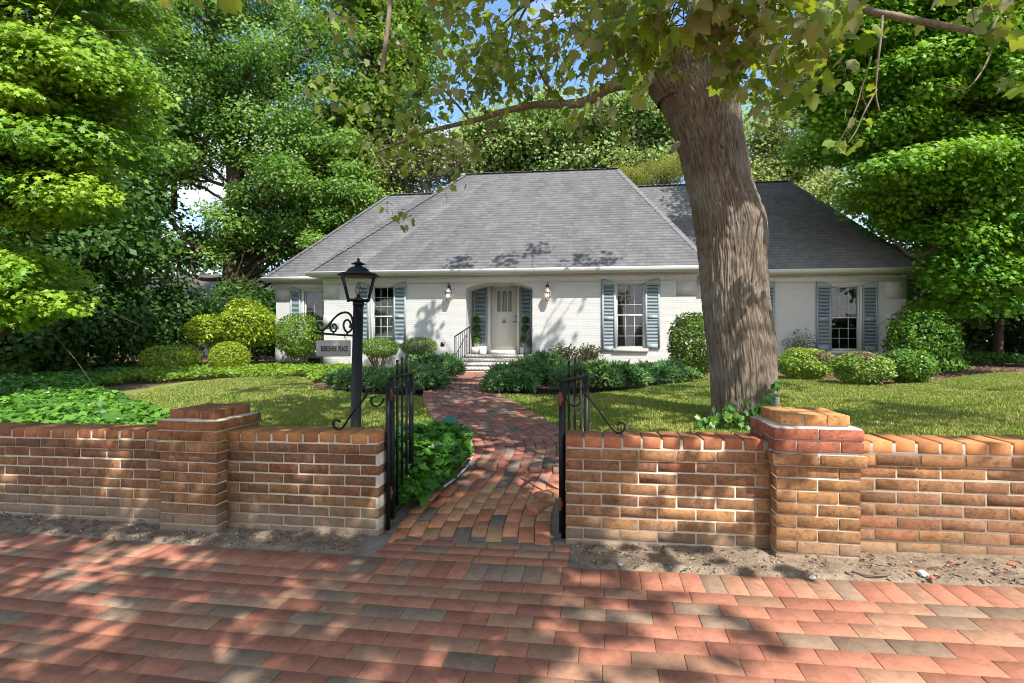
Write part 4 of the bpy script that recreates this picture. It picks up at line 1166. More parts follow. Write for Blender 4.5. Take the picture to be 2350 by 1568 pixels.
def capline(p, q, w_=.13):
    cap = MB(); p = np.array(p, float); q = np.array(q, float); n = int(np.linalg.norm(q-p)/.2)
    for i in range(n):
        a = p+(q-p)*i/n; c = p+(q-p)*(i+1.12)/n
        d = norm(q-p); s = norm(np.cross(d, [0, 0, 1])); up = np.cross(s, d)
        v = [a+up*.03, a+s*w_-up*.03+up*.012, a-s*w_-up*.03+up*.012, c+up*.018, c+s*w_-up*.04, c-s*w_-up*.04]
        cap.add(v, [(0, 3, 4, 1), (0, 2, 5, 3), (0, 1, 2)])
    cap.build('ridge_cap', M['shingle'], roof)
capline((-2.15, bR, ZR), (rB, bR, ZR)); capline((eL, -.42, 3.385), (-2.15, bR, ZR)); capline((eR, -.42, 3.385), (rB, bR, ZR))
capline((LRa, Lb, LZ_), (LRb, Lb, LZ_)); capline((fL, .6, 3.375), (LRa, Lb, LZ_)); capline((fR, .6, 3.375), (LRb, Lb, LZ_))
# gutters, soffit, cornice with dentils
def gutter(a0, a1, b, z):
    mb = MB(); P = [(0, 0), (-.055, 0), (-.085, .035), (-.10, .075), (-.115, .115), (-.10, .115), (-.09, .085), (0, .085)]
    m = len(P); V = [(a0, b+p[0], z+p[1]) for p in P]+[(a1, b+p[0], z+p[1]) for p in P]
    mb.add(V, [(i, (i+1) % m, (i+1) % m+m, i+m) for i in range(m)]+[tuple(range(m))[::-1], tuple(range(m, 2*m))])
    mb.build('gutter', M['white'], roof)
gutter(eL-.03, eR+.03, -.42, 3.262); gutter(fL-.03, eL+.4, .6, 3.255); gutter(eR-.4, fR+.03, .6, 3.255)
mb = MB()
box(mb, eL, eR, -.419, .03, 3.25, 3.275); box(mb, fL, fR, .601, 1.03, 3.24, 3.268); box(mb, fL, WL-.001, .605, 7.5, 3.243, 3.27); box(mb, WR+.001, fR, .605, 7.5, 3.243, 3.27); box(mb, eL, AL-.001, -.415, 1.2, 3.247, 3.272); box(mb, AR+.001, eR, -.415, 1.2, 3.247, 3.272)
box(mb, AL-.02, AR+.02, -.03, -.001, 3.03, 3.248); box(mb, WL-.02, AL-.003, .97, .999, 3.02, 3.238); box(mb, AR+.003, WR+.02, .97, .999, 3.02, 3.238)
def dent(a0, a1, b, z):
    n = int((a1-a0)/.075); bricks(mb, [(a0+(i+.5)*(a1-a0)/n, b-.007, z) for i in range(n)], (.026, .0065, .026), 0, (1, 1, 1), .002)
dent(AL, AR, -.031, 3.19); dent(WL, AL-.05, .969, 3.18); dent(AR+.05, WR, .969, 3.18)
box(mb, AL-.03, AR+.03, -.075, -.031, 3.226, 3.2485); box(mb, WL-.03, AL-.004, .925, .969, 3.216, 3.2385); box(mb, AR+.004, WR+.03, .925, .969, 3.216, 3.2385)
mb.build('cornice', M['white'], hs)
# chimney
mb = MB(); ca = -1.95
box(mb, ca-.5, ca+.5, 4.3, 4.9, 4.5, 7.70); box(mb, ca-.55, ca+.55, 4.25, 4.95, 7.70, 7.80)
mb.build('chimney', M['whitebrick'], roof)
# pale creeper stem lying on the right roof
P = [hp(x, y, bb) for x, y, bb in ((1840, 430, 3.9), (1843, 470, 3.4), (1842, 510, 2.6), (1850, 545, 2.0), (1872, 575, 1.5))]
# topiaries
def topiary(label, x, blades):
    a = zB(x, 900, .9)[0]
    base = hw2(a, .88, zB(600, 1045, 1)[1])
    t = thing('topiary', label, 'topiary', tuple(base), 0, 'ball topiaries at the front door')
    s = 16.0/1480/3.92
    def zof(y): return CAMZ+(1001-750-y/3.92)/1480*base[1]-base[2]
    mb = MB(); lathe(mb, (0, 0, 0), [(.075, 0), (.10, .14), (.108, .14), (.108, .16), (.09, .16), (.085, .13)], 18); mb.build('pot', M['pot'], t)
    mb = MB(); tube(mb, [(0, 0, .12), (0, 0, zof(700))], .011, 8); mb.build('stem', M['twig'], t)
    for y, r in ((733, 36), (838, 45), (966, 56)):
        r = r*s
        q = norm(rng.normal(size=(900, 3))); n = len(q)
        P = np.array([0, 0, zof(y)])+q*r*(.86+.14*rng.random((n, 1)))
        mb = MB(); leaves(mb, P, .035, q+rng.normal(0, .5, q.shape), rng.normal(0, 1, q.shape), pal(n, (.05, .13, .015), (.13, .24, .03), .2), OVAL)
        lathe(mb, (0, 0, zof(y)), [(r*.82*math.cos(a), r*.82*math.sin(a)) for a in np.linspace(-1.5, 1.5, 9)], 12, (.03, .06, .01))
        mb.build('leaf_ball', M['leaf'], t)
topiary('three-ball topiary left of the front door', 577, 0); topiary('three-ball topiary right of the front door behind the handrail', 1132, 0)
# small white box on the porch
o = MB(); c = hw2(zB(650, 0, .7)[0], .7, ZF+.02)
bricks(o, [(0, 0, .13)], (.10, .09, .11), 0, (1, 1, 1), .008); bricks(o, [(0, 0, .25)], (.108, .098, .014), 0, (1, 1, 1), .004)
o = o.build('parcel_box', M['pot']); o.location = c; o.rotation_euler = (0, 0, -HA); tag(o, 'small white lidded box on the porch beside the left topiary', 'box')
# ================================================================== SHRUBS
def hull_noise(q, amp, seed):
    return 1+amp*np.array([mnoise.noise(Vector(v*1.8)+Vector((seed*3.1, seed*1.7, seed))) for v in q])
def shrub(name, label, x, ybase, w, h, n, size, A, B, Y=None, depth=.9, legs=0, leg_h=.3, amp=.14, tm=OVAL, grp='shrubs in front of the house', mat='gloss', up=.35, bare=None, shell=.3, cat='shrub', extra=()):
    """x centre, ybase foot, w width, h height in picture units at its own distance"""
    if Y is None: X, Y = gpt(x, ybase)
    else: X = (x-1175)/F*Y
    k = Y/F; z0 = float(G(X, Y))
    t = thing(name, label, cat, (X, Y, z0), 0, grp)
    W, H = w*k/2, CAMZ+(784-(ybase-h))*k-z0
    lob = [(0, 0, leg_h*H+(H-leg_h*H)/2, W, W*depth, (H-leg_h*H)/2*1.02, 1.0)]+[(ex*k, ey, ez*k, er*k, er*k*.9, eh*k, f_) for ex, ey, ez, er, eh, f_ in extra]
    mb = MB(); core = MB()
    for li, (cx_, cy_, cz_, rx, ry, rz, fr) in enumerate(lob):
        m = int(n*fr)
        q = norm(rng.normal(size=(m, 3)))
        hn = hull_noise(q, amp, x*.01+li)[:, None]
        rr = 1-shell*rng.random((m, 1))**1.4
        P = np.array([cx_, cy_, cz_])+q*hn*rr*np.array([rx, ry, rz])
        Nn = q*.8+up*np.array([0, 0, 1.0])+rng.normal(0, .5, q.shape)
        D = rng.normal(0, .8, q.shape)+q*.8+np.array([0, 0, .3])
        ok = P[:, 2] > .0
        c = pal(m, A, B, .14)
        if bare is not None:
            bx, br = bare
            bm_ = (np.linalg.norm(q-norm(np.array(bx, float)), axis=1) < br*(.7+.6*rng.random(m)))
            c[bm_] = pal(int(bm_.sum()), (.24, .17, .12), (.14, .09, .06), .2); ok &= ~(bm_ & (rng.random(m) < .45))
        P, Nn, D, c = P[ok], Nn[ok], D[ok], c[ok]
        leaves(mb, P, size*(1+rng.normal(0, .25, len(P))).clip(.5, 1.6), Nn, D, c, tm)
    mb.build('foliage', M[mat], t)
    if legs:
        mb = MB()
        for i in range(legs):
            a = rng.random()*2*PI; r = W*.22*rng.random()
            b = rng.random()*2*PI*.3+a; R_ = W*(.35+.45*rng.random())
            p0 = (r*math.cos(a), r*math.sin(a)*.8, -.03); p2 = (R_*math.cos(b), R_*math.sin(b)*depth, H*(leg_h+.25+.25*rng.random())); p1 = ((p0[0]*.6+p2[0]*.4)+rng.normal(0, .03), (p0[1]*.6+p2[1]*.4), H*leg_h*.6)
            tube(mb, spline([p0, p1, p2], 12), np.linspace(.022, .007, 13)[:len(spline([p0, p1, p2], 12))] if False else .012, 6)
        mb.build('stems', M['twig'], t)
    return t
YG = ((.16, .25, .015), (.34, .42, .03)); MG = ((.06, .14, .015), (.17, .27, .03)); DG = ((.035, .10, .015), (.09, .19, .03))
shrub('clipped_shrub', 'wide low clipped bright green mound left of the round ball shrub', 391, 846, 124, 54, 7000, .045, *YG, Y=14.6, leg_h=.05, amp=.07, shell=.16)
shrub('clipped_shrub', 'small clipped bright green ball in front of the tall yellow-green shrub', 527, 842, 88, 58, 5200, .045, *YG, Y=14.4, leg_h=.05, amp=.07, shell=.16)
shrub('leggy_shrub', 'tall yellow-green shrub with bare stems left of the house corner', 566, 832, 122, 140, 5200, .085, *YG, Y=15.6, legs=7, leg_h=.36, amp=.22, extra=((28, .1, 92, 36, 34, .25), (-22, 0, 70, 34, 30, .2)))
shrub('leggy_shrub', 'smaller yellow-green shrub with branching bare stems beside the tall one', 473, 834, 84, 110, 2400, .085, *YG, Y=15.3, legs=6, leg_h=.48, amp=.22, extra=((-14, 0, 82, 26, 20, .25),))
shrub('leggy_shrub', 'round-topped green shrub on open stems before the left wing window', 684, 836, 112, 114, 7500, .062, Y=16.0, A=(.08, .17, .02), B=(.20, .30, .03), legs=9, leg_h=.22, amp=.16)
shrub('clipped_shrub', 'flat-topped twiggy shrub right behind the lamp post under the window', 868, 836, 96, 60, 7000, .036, *MG, Y=15.0, legs=22, leg_h=.42, amp=.06, shell=.25)
shrub('clipped_shrub', 'small rounded twiggy shrub between window and front steps behind the juniper', 962, 836, 84, 62, 6000, .036, (.06, .13, .015), (.14, .22, .03), Y=14.9, legs=18, leg_h=.42, amp=.06, shell=.25)
shrub('holly_shrub', 'tall dense dark green shrub against the white wall beside the maple trunk', 1592, 872, 118, 156, 8500, .06, (.06, .14, .015), (.20, .29, .03), legs=5, leg_h=.04, amp=.14)
shrub('clipped_shrub', 'rounded shrub with brown bare patch right of the maple trunk', 1846, 872, 122, 72, 6500, .055, (.13, .23, .02), (.28, .38, .05), leg_h=.02, amp=.22, bare=((.35, -.7, .45), .42), shell=.22)
shrub('clipped_shrub', 'light green rounded shrub with brown top under the right wing window', 1980, 884, 124, 76, 6500, .055, (.13, .23, .03), (.28, .38, .07), leg_h=.02, amp=.22, bare=((-.15, -.4, .9), .42), shell=.22)
shrub('clipped_shrub', 'darker green rounded shrub at the right end of the front row', 2082, 880, 112, 78, 6500, .055, (.06, .16, .02), (.16, .28, .03), leg_h=.02, amp=.2, shell=.3)
shrub('laurel_shrub', 'large spreading green shrub at the right corner of the house', 2118, 858, 138, 146, 6000, .10, (.05, .15, .012), (.15, .28, .03), legs=4, leg_h=.12, amp=.22, extra=((42, -.1, 60, 34, 34, .2), (26, -.3, 22, 44, 14, .16)))
# nandina: fine open plant
shrub('nandina', 'fine-leaved open dark plant left of the right wing window', 1838, 832, 78, 80, 900, .075, (.04, .09, .02), (.09, .16, .04), Y=14.9, legs=12, leg_h=.25, amp=.3, shell=.8, tm=NEEDLE, grp=None)
for lab, x, w in (('sparse budding azalea behind the spreading junipers, nearer the steps', 1292, 72), ('sparse budding azalea behind the spreading junipers, nearer the window', 1352, 60)):
    shrub('azalea', lab, x, 846, w, 56, 620, .075, (.10, .11, .045), (.18, .17, .09), Y=14.6, legs=16, leg_h=.35, amp=.3, shell=.7, grp='azaleas behind the junipers', up=.1)

# spreading junipers
def juniper(label, spots, n, mat='juniper'):
    cs = []
    for x, y, w, h in spots:
        X, Y = gpt(x, y); k = Y/F; cs.append((X, Y+w*k*.28, w*k/2, w*k*.36, h*k))
    c0 = cs[0]; base = np.array([c0[0], c0[1], float(G(c0[0], c0[1]))])
    t = thing('juniper', label, 'shrub', tuple(base), 0, 'spreading junipers along the path')
    mb = MB(); st_ = MB()
    area = np.array([c[2]*c[3] for c in cs]); area /= area.sum()
    for (X, Y, rx, ry, h), f_ in zip(cs, area):
        m = int(n*f_)
        r = np.sqrt(rng.random(m)); a = rng.random(m)*2*PI
        ed = 1+.18*np.sin(a*5+X*9)+.1*np.sin(a*9+Y*5)
        px, py = X+rx*r*np.cos(a)*ed, Y+ry*r*np.sin(a)*ed
        dome = np.sqrt(np.clip(1-(r*.93)**2, 0, 1))
        fl = .72+.35*rnoise(px, py, 5, int(X*7+60))
        hz = h*dome*fl*(1-.5*rng.random(m)**2)
        P = np.stack([px, py, G(px, py)+hz+.02], 1)
        # feathery tuft: several needles fanning from each point
        dirs = np.stack([np.cos(a)*.8, np.sin(a)*.8, .55+.5*rng.random(m)], 1)+rng.normal(0, .35, (m, 3))
        cc = pal(m, (.06, .16, .055), (.16, .28, .09), .2)
        yl = rng.random(m) < .07; cc[yl] = pal(int(yl.sum()), (.17, .24, .05), (.24, .28, .06))
        for j in range(7):
            dd = dirs+rng.normal(0, .55, dirs.shape)
            leaves(mb, P-base+norm(dirs)*(.02*j), .085+.05*rng.random(m), rng.normal(0, .6, (m, 3))+np.array([0, -.3, .8]), dd, cc*(1+rng.normal(0, .1, (m, 1))), NEEDLE)
        for j in range(14):
            a_ = rng.random()*2*PI; e = np.array([X+rx*.8*math.cos(a_), Y+ry*.8*math.sin(a_), 0]); e[2] = float(G(e[0], e[1]))+h*.35
            s0 = np.array([X, Y, float(G(X, Y))])
            tube(st_, [s0-base, (s0+e)/2-base+np.array([0, 0, .04]), e-base], .012, 5)
    mb.build('foliage', M[mat], t); st_.build('branches', M['twig'], t)
juniper('spreading blue-green juniper left of the path behind the lamp post', [(985, 880, 120, 66), (925, 903, 150, 58), (820, 896, 130, 44), (1010, 862, 70, 54)], 9000)
juniper('spreading juniper right of the path nearest the front steps', [(1195, 897, 130, 66), (1170, 906, 100, 44), (1255, 880, 130, 62)], 6500)
juniper('spreading juniper below the azaleas and right-hand main window', [(1350, 900, 170, 64), (1430, 893, 130, 50)], 6500)
juniper('low spreading juniper reaching towards the maple trunk', [(1520, 882, 140, 44), (1580, 872, 60, 30)], 4000)

# ================================================================== GROUND COVER
def carpet(label, poly, n, size, A, B, tm, h0, h1, name='ivy', mat='gloss', seed=1, mound=None, wt=1.0, lift=.05):
    P = np.array(poly); x0, y0 = P.min(0); x1, y1 = P.max(0)
    X = rng.uniform(x0, x1, n*3); Y = y0+(y1-y0)*rng.random(n*3)**wt
    k = inpoly(poly, X, Y) & (Y-wy(X) > .23); X, Y = X[k][:n], Y[k][:n]; n = len(X)
    hz = h0+(h1-h0)*np.clip(.5+.6*rnoise(X, Y, 2.3, seed)+.3*rnoise(X, Y, 7, seed+1), 0, 1)
    if mound is not None: hz = hz+mound(X, Y)
    lay = rng.random(n)
    Z = G(X, Y)+hz*(1-.55*lay**2)
    N_ = np.stack([rng.normal(0, .6, n), rng.normal(-.25, .6, n), np.full(n, .9)], 1)
    D = np.stack([rng.normal(0, 1, n), rng.normal(-.35, 1, n), rng.normal(-.2, .3, n)], 1)
    mb = MB(); leaves(mb, np.stack([X, Y, Z], 1), size*(1+rng.normal(0, .25, n)).clip(.5, 1.6), N_, D, pal(n, A, B, .16), tm)
    return tag(mb.build(name, M[mat]), label, 'ground cover', kind='stuff')
lp_ = left_lawn
ivyL = GP([(225, 898), (270, 917), (330, 940), (395, 968)])+[(-2.45, 3.68), (-3.2, 3.82), (-6, 4.3), (-8.5, 4.7), (-11, 7), (-12, 10)]+GP([(0, 872), (120, 862), (215, 884)])
carpet('bed of glossy green ivy leaves behind the left brick wall', ivyL, 36000, .095, (.03, .11, .012), (.14, .30, .035), IVY, .05, .14)
dark = GP([(-700, 905), (0, 874), (120, 864), (225, 884), (300, 862), (335, 840)])+[(-11.5, 17.5), (-24, 17), (-22, 8)]
carpet('shaded ground cover under the trees at far left', dark, 16000, .13, (.04, .12, .02), (.10, .22, .035), DIAMOND, .05, .2, 'ground_cover', 'leaf', 5)
pachy = GP([(215, 889), (290, 880), (480, 872), (640, 865), (706, 868), (716, 880), (745, 874), (800, 868), (880, 866)])+[tuple(hw2(-4.6, -.25, 0)[:2]), tuple(hw2(-5.98, -.2, 0)[:2]), tuple(hw2(-5.98, .9, 0)[:2]), tuple(hw2(-8.2, .9, 0)[:2]), (-10.2, 16.2)]+GP([(325, 842), (300, 862)])
carpet('yellow-green ground cover between the left lawn and the house', pachy, 30000, .085, (.10, .21, .02), (.25, .36, .04), OVAL, .06, .22, 'ground_cover', 'leaf', 9)
mp = [(-.74, 3.52), (-.62, 3.60), (-.55, 3.85), (-.44, 4.2), (-.40, 4.6), (-.44, 5.0), (-.55, 5.35), (-.8, 5.45), (-1.2, 5.2), (-1.35, 4.5), (-1.2, 3.75), (-.9, 3.5)]
carpet('mound of large glossy ivy leaves between the open gate and the path', mp, 3600, .082, (.025, .115, .012), (.09, .22, .02), IVY, .04, .08, seed=12, mound=lambda X, Y: .26*np.clip(1-((X+.82)/.5)**2-((Y-4.45)/1.05)**2, 0, 1)**.5)
farR = GP([(2150, 836), (2250, 838), (2340, 842), (2500, 846)])+[(24, 15), (24, 24), (13.5, 24), (13.2, 18)]
carpet('shaded low ground cover under the trees at far right', farR, 9000, .16, (.04, .12, .02), (.13, .24, .05), OVAL, .1, .45, 'ground_cover', 'leaf', 15)
# mulch litter in the beds
bedR = GP([(1790, 874), (1900, 884), (2010, 893), (2130, 888), (2200, 875), (2340, 852), (2340, 838), (2100, 842), (1800, 850)])
X = rng.uniform(4, 16, 20000); Y = rng.uniform(8, 17, 20000); k = inpoly(bedR, X, Y); X, Y = X[k], Y[k]; n = len(X)
mb = MB(); leaves(mb, np.stack([X, Y, G(X, Y)-.01+.03*rng.random(n)], 1), .07, np.array([0, 0, 1.])+rng.normal(0, .5, (n, 3)), rng.normal(0, 1, (n, 3)), pal(n, (.14, .07, .04), (.26, .16, .10), .2), NEEDLE)
tag(mb.build('mulch', gm), 'brown leaf mulch around the shrubs by the right wing', 'mulch', kind='stuff')

# ================================================================== TREES
def bez(p, c, q, n=14):
    t = np.linspace(0, 1, n)[:, None]; return (1-t)**2*np.array(p)+2*t*(1-t)*np.array(c)+t*t*np.array(q)
def limb(mb, p, q, r0, r1, sag=.0, n=12, seg=14):
    p, q = np.array(p, float), np.array(q, float)
    c = (p*.5+q*.5)+np.array([rng.normal(0, .12), rng.normal(0, .12), sag])*np.linalg.norm(q-p)
    P = bez(p, c, q, seg); P[1:-1] += rng.normal(0, .012*np.linalg.norm(q-p), (seg-2, 3))
    tube(mb, P, np.linspace(r0, r1, seg), n)
    return P
def tree(name, label, px, Y, tr, regions, per, size, A, B, mat='leaf', tm=DIAMOND, flat=.55, crad=.8, grp='trees around the house', bark='bark', path=None, ntw=30, up=.5, top=None, sizej=.25, trunkvis=True, dead=0):
    """regions: (x, y, rx, ry, dy, nclumps) crown ellipses in picture units at distance Y"""
    X = (px-1175)/F*Y; z0 = float(G(X, Y)); base = np.array([X, Y, z0])
    t = thing(name, label, 'tree', tuple(base), 0, grp)
    C = []
    for (x, y, rx, ry, dy, n) in regions:
        q = norm(rng.normal(size=(n, 3)))*rng.random((n, 1))**.4
        yy = Y+q[:, 1]*dy
        C.append(np.stack([(x+q[:, 0]*rx-1175)/F*Y, yy, CAMZ+(784-(y+q[:, 2]*ry))/F*Y], 1))
    C = np.concatenate(C); C[:, 2] = np.maximum(C[:, 2], z0+.4)
    if 600 < px < 2430 or name == 'oak_tree':
        cxp = 1175+F*C[:, 0]/C[:, 1]; cyp = 784-F*(C[:, 2]-CAMZ)/C[:, 1]; mr = crad*.85*F/C[:, 1]
        lim = np.interp(cxp, [480, 590, 605, 890, 1070, 1395, 1480, 1815, 2130, 2140], [2000, 2000, 620, 445, 395, 380, 420, 410, 620, 2000])
        C = C[(C[:, 1] > 19.6) | (cyp < lim-mr*.8)]
    zt_ = C[:, 2].max()
    if path is None:
        H = (zt_-z0)*.8
        wob = rng.normal(0, .12, (6, 2)); hh = np.linspace(0, 1, 6)
        tp = np.stack([base[0]+wob[:, 0]*hh*3, base[1]+wob[:, 1]*hh*3, z0-.2+hh*H], 1)
        cm_ = C.mean(0); tp[:, 0] += (cm_[0]-X)*hh**2*.7; tp[:, 1] += (cm_[1]-Y)*hh**2*.7
        tp = spline(tp, 25)
    else: tp = spline([at(x, y, yy) for x, y, yy in path], 25)
    tb = MB(); hh = np.linspace(0, 1, len(tp)); tube(tb, tp-base, tr*(1.0-.75*hh)*(1+.5*np.exp(-hh*14)), 12); tb.build('trunk', M[bark], t)
    br = MB()
    sel = rng.permutation(len(C))[:ntw]
    for i in sel:
        cpt = C[i]; below = [j for j in range(len(tp)) if tp[j][2] < cpt[2]-.1*np.linalg.norm(cpt[:2]-tp[j][:2])]
        j = below[-1] if below else 2
        j = max(3, min(j-int(rng.integers(0, 4)), len(tp)-2))
        l_ = np.linalg.norm(cpt-tp[j])
        P = limb(br, tp[j]-base, cpt-base, min(tr*.5, .025+.016*l_)*(1-.4*hh[j]), .012, .10, 7, 12)
        for s in range(3):
            k = int(rng.integers(4, 11)); d = rng.normal(0, 1, 3)*crad*1.3
            tube(br, [P[k], P[k]+d*.5+np.array([0, 0, .1]), P[k]+d], [.012, .009, .004], 5, False)
    for i in range(dead):
        p = tp[int(rng.integers(8, 22))]; q = p+np.array([rng.normal(0, 1.6), rng.normal(0, .8), rng.uniform(-.3, 1.2)]); limb(br, p-base, q-base, .04, .01, .1, 6, 8)
    br.build('branches', M[bark], t)
    mb = MB()
    R_ = crad*(.6+.8*rng.random((len(C), 1)))*np.array([1, 1, flat])
    cloud(mb, C-base, R_, per, size, A, B, tm, up=up, sizej=sizej)
    mb.build('crown', M[mat], t)
    return t, C
YM = ((.10, .25, .02), (.30, .45, .035)); OK = ((.08, .20, .03), (.22, .36, .07)); DK = ((.035, .10, .015), (.10, .20, .035)); PL = ((.20, .28, .08), (.36, .42, .16))
# left: layered yellow-green maple
tree('maple_tree', 'bright yellow-green maple with layered leaves at far left', -120, 8.6, .16,
     [(30, 30, 210, 110, 1.6, 46), (60, 180, 220, 110, 1.6, 52), (70, 330, 200, 90, 1.4, 44), (60, 450, 190, 60, 1.2, 26), (-60, 300, 200, 320, 2.0, 60), (40, -140, 300, 150, 2, 40), (20, 690, 90, 80, .9, 14), (-40, 600, 120, 150, 1.2, 20)],
     440, .088, *YM, tm=STAR, flat=.34, crad=.62, up=.65, ntw=60, grp='big trees left of the house')
# left: big oak
tree('oak_tree', 'massive dark oak with forking limbs and leafy trunk left of the house', 535, 22, .45,
     [(560, 60, 330, 120, 4, 70), (420, 200, 200, 130, 3.5, 48), (650, 230, 230, 120, 3.5, 48), (420, 350, 150, 90, 3, 26), (720, 400, 160, 120, 2.6, 42), (600, 520, 160, 80, 2, 24), (730, 560, 110, 60, 1.6, 16), (560, -160, 420, 160, 5, 70), (530, 600, 46, 90, .7, 12), (820, 480, 70, 70, 1.6, 12)],
     430, .14, *OK, path=[(533, 805, 22), (531, 720, 22), (533, 600, 22), (538, 480, 22), (530, 330, 22), (500, 180, 21.8), (480, 20, 21.5), (470, -120, 21.5)], flat=.55, crad=1.0, ntw=80, grp='big trees left of the house')
# limbs of the oak seen dark against the sky: part of the oak
oak = bpy.data.objects['oak_tree']; ob = np.array(oak.location)
for pts, r0, r1 in (([(536, 560), (545, 420), (580, 300), (640, 190), (700, 130), (760, 60)], .24, .06), ([(545, 400), (600, 330), (660, 220), (740, 195), (800, 190)], .15, .04), ([(531, 600), (440, 560), (375, 480), (330, 410), (290, 370)], .16, .04), ([(375, 480), (372, 430), (362, 360), (356, 300)], .09, .03), ([(400, 480), (398, 300), (395, 140), (388, 0), (380, -100)], .13, .07), ([(531, 640), (460, 640), (440, 610), (445, 560)], .11, .03)):
    mb = MB(); P = spline([at(x, y, 22.6) for x, y in pts], 26)-ob; tube(mb, P, np.linspace(r0, r1, len(P)), 10); mb.build('limb', M['bark'], oak)
tree('oak_tree', 'bright green oak crown rising behind the left end of the roof', 905, 24, .3,
     [(890, 60, 130, 110, 3, 60), (870, 210, 110, 110, 2.6, 46), (930, 130, 90, 110, 2.6, 30), (840, 330, 90, 80, 2, 26), (860, -130, 200, 130, 3, 40), (800, 380, 70, 80, 2, 16)],
     230, .19, (.09, .20, .02), (.22, .34, .04), flat=.6, crad=1.0, ntw=50, grp='big trees left of the house')
tree('bare_tree', 'pale thin-branched tree behind the left roof hip', 975, 23, .16, [(985, 350, 90, 60, 1.5, 30), (960, 390, 90, 50, 1.5, 24), (900, 400, 80, 60, 1.5, 20), (1040, 370, 60, 40, 1.5, 14)], 110, .15, (.14, .17, .06), (.25, .26, .10), bark='palebark', ntw=24, crad=.7, dead=16, grp='trees behind the house')
# behind the house
tree('oak_tree', 'rounded pale green oak directly behind the centre of the roof', 1190, 30, .3, [(1080, 330, 60, 60, 2, 18), (1185, 330, 110, 65, 3, 60), (1240, 300, 80, 60, 3, 40), (1120, 370, 70, 50, 2, 26), (1180, 420, 120, 60, 3, 30)], 260, .22, (.16, .28, .07), (.34, .44, .16), flat=.6, crad=1.15, ntw=30, grp='trees behind the house')
tree('oak_tree', 'tall pale green oak behind the roof just left of the maple trunk', 1440, 29, .3, [(1400, 300, 110, 70, 3, 54), (1480, 270, 110, 70, 3, 54), (1360, 360, 90, 50, 2, 26), (1450, 370, 130, 60, 3, 44), (1590, 300, 100, 80, 3, 40)], 260, .22, (.16, .28, .08), (.34, .44, .17), flat=.6, crad=1.15, ntw=34, grp='trees behind the house')
tree('cedar_tree', 'soft yellow-olive tree behind the right end of the main ridge', 1500, 24, .15, [(1500, 400, 80, 34, 1.4, 36), (1440, 415, 40, 30, 1.2, 14), (1550, 390, 40, 30, 1.2, 14)], 300, .10, (.17, .20, .03), (.28, .30, .06), tm=NEEDLE, flat=.8, crad=.7, ntw=14, grp='trees behind the house')
tree('pale_tree', 'pale airy tree behind the right roof beside the maple trunk', 1810, 25, .16, [(1800, 300, 74, 60, 2, 30), (1830, 380, 110, 70, 2, 44), (1760, 420, 50, 40, 1.6, 14), (1890, 420, 70, 60, 2, 24), (1780, 470, 110, 50, 2, 24)], 190, .17, *PL, flat=.7, crad=.9, ntw=40, bark='palebark', grp='trees behind the house')
# right: layered green maple
tree('maple_tree', 'broad deep green maple with layered branches right of the house', 2420, 13.5, .17,
     [(2170, 60, 270, 90, 3, 66), (2060, 190, 200, 80, 2.6, 44), (2250, 230, 200, 120, 3, 54), (2000, 300, 120, 70, 2, 24), (1960, 110, 110, 90, 2.4, 30), (2260, 640, 120, 90, 1.6, 24), (2080, 400, 160, 70, 2, 34), (2240, 420, 180, 90, 2.6, 44), (2180, 520, 130, 60, 1.6, 24), (2340, 560, 110, 140, 2, 34), (2420, 250, 200, 300, 3, 60), (2150, -140, 380, 150, 3.6, 80)],
     390, .115, (.09, .25, .02), (.25, .43, .04), tm=STAR, flat=.38, crad=.85, up=.62, path=[(2420, 812, 13.5), (2412, 720, 13.5), (2405, 600, 13.5), (2395, 480, 13.4), (2385, 340, 13.3), (2380, 180, 13.2), (2375, 0, 13)], ntw=80, grp='trees right of the house')
rt_ = [o for o in bpy.data.objects if o.get('label', '').startswith('broad deep green maple')][0]; rb = np.array(rt_.location)
for pts, r0, r1 in (([(2390, 520), (2300, 450), (2220, 420), (2130, 400), (2040, 440), (1960, 480)], .11, .03), ([(2385, 380), (2325, 340), (2240, 290), (2150, 290), (2060, 320)], .09, .025), ([(2400, 640), (2262, 590), (2180, 560), (2100, 590), (2050, 550)], .10, .03)):
    mb = MB(); P = spline([at(x, y, 13.3) for x, y in pts], 20)-rb; tube(mb, P, np.linspace(r0, r1, len(P)), 8); mb.build('limb', M['bark'], rt_)
# dark trees either side
for lab, px, Y, regs in (
    ('dark leafy tree with ivy-clad trunk between the left maple and the oak', 160, 15, [(150, 380, 150, 110, 2, 34), (220, 520, 110, 90, 2, 26), (100, 560, 120, 70, 2, 20), (230, 200, 120, 120, 2, 26), (160, 640, 80, 60, 1.2, 10)]),
    ('dark leafy tree deep in the left wood', 330, 24, [(330, 330, 170, 130, 3, 44), (300, 520, 150, 90, 3, 26), (420, 560, 100, 70, 2.4, 18), (300, 120, 200, 140, 3, 40)]),
    ('dark leafy tree at the left picture edge', -60, 18, [(-40, 300, 220, 220, 3, 50), (0, 560, 170, 110, 3, 30), (-200, 200, 240, 300, 3, 40)]),
    ('dense dark tree filling the gap behind the left wing', 690, 27, [(690, 420, 150, 130, 3, 50), (640, 560, 150, 80, 3, 40), (760, 300, 120, 130, 3, 34), (800, 470, 110, 90, 3, 50), (740, 540, 120, 70, 3, 44), (860, 420, 80, 60, 3, 26)])):
    tree('woodland_tree', lab, px, Y, .2, regs, 150, .2, *DK, flat=.6, crad=1.0, ntw=30, grp='woodland trees at the left')
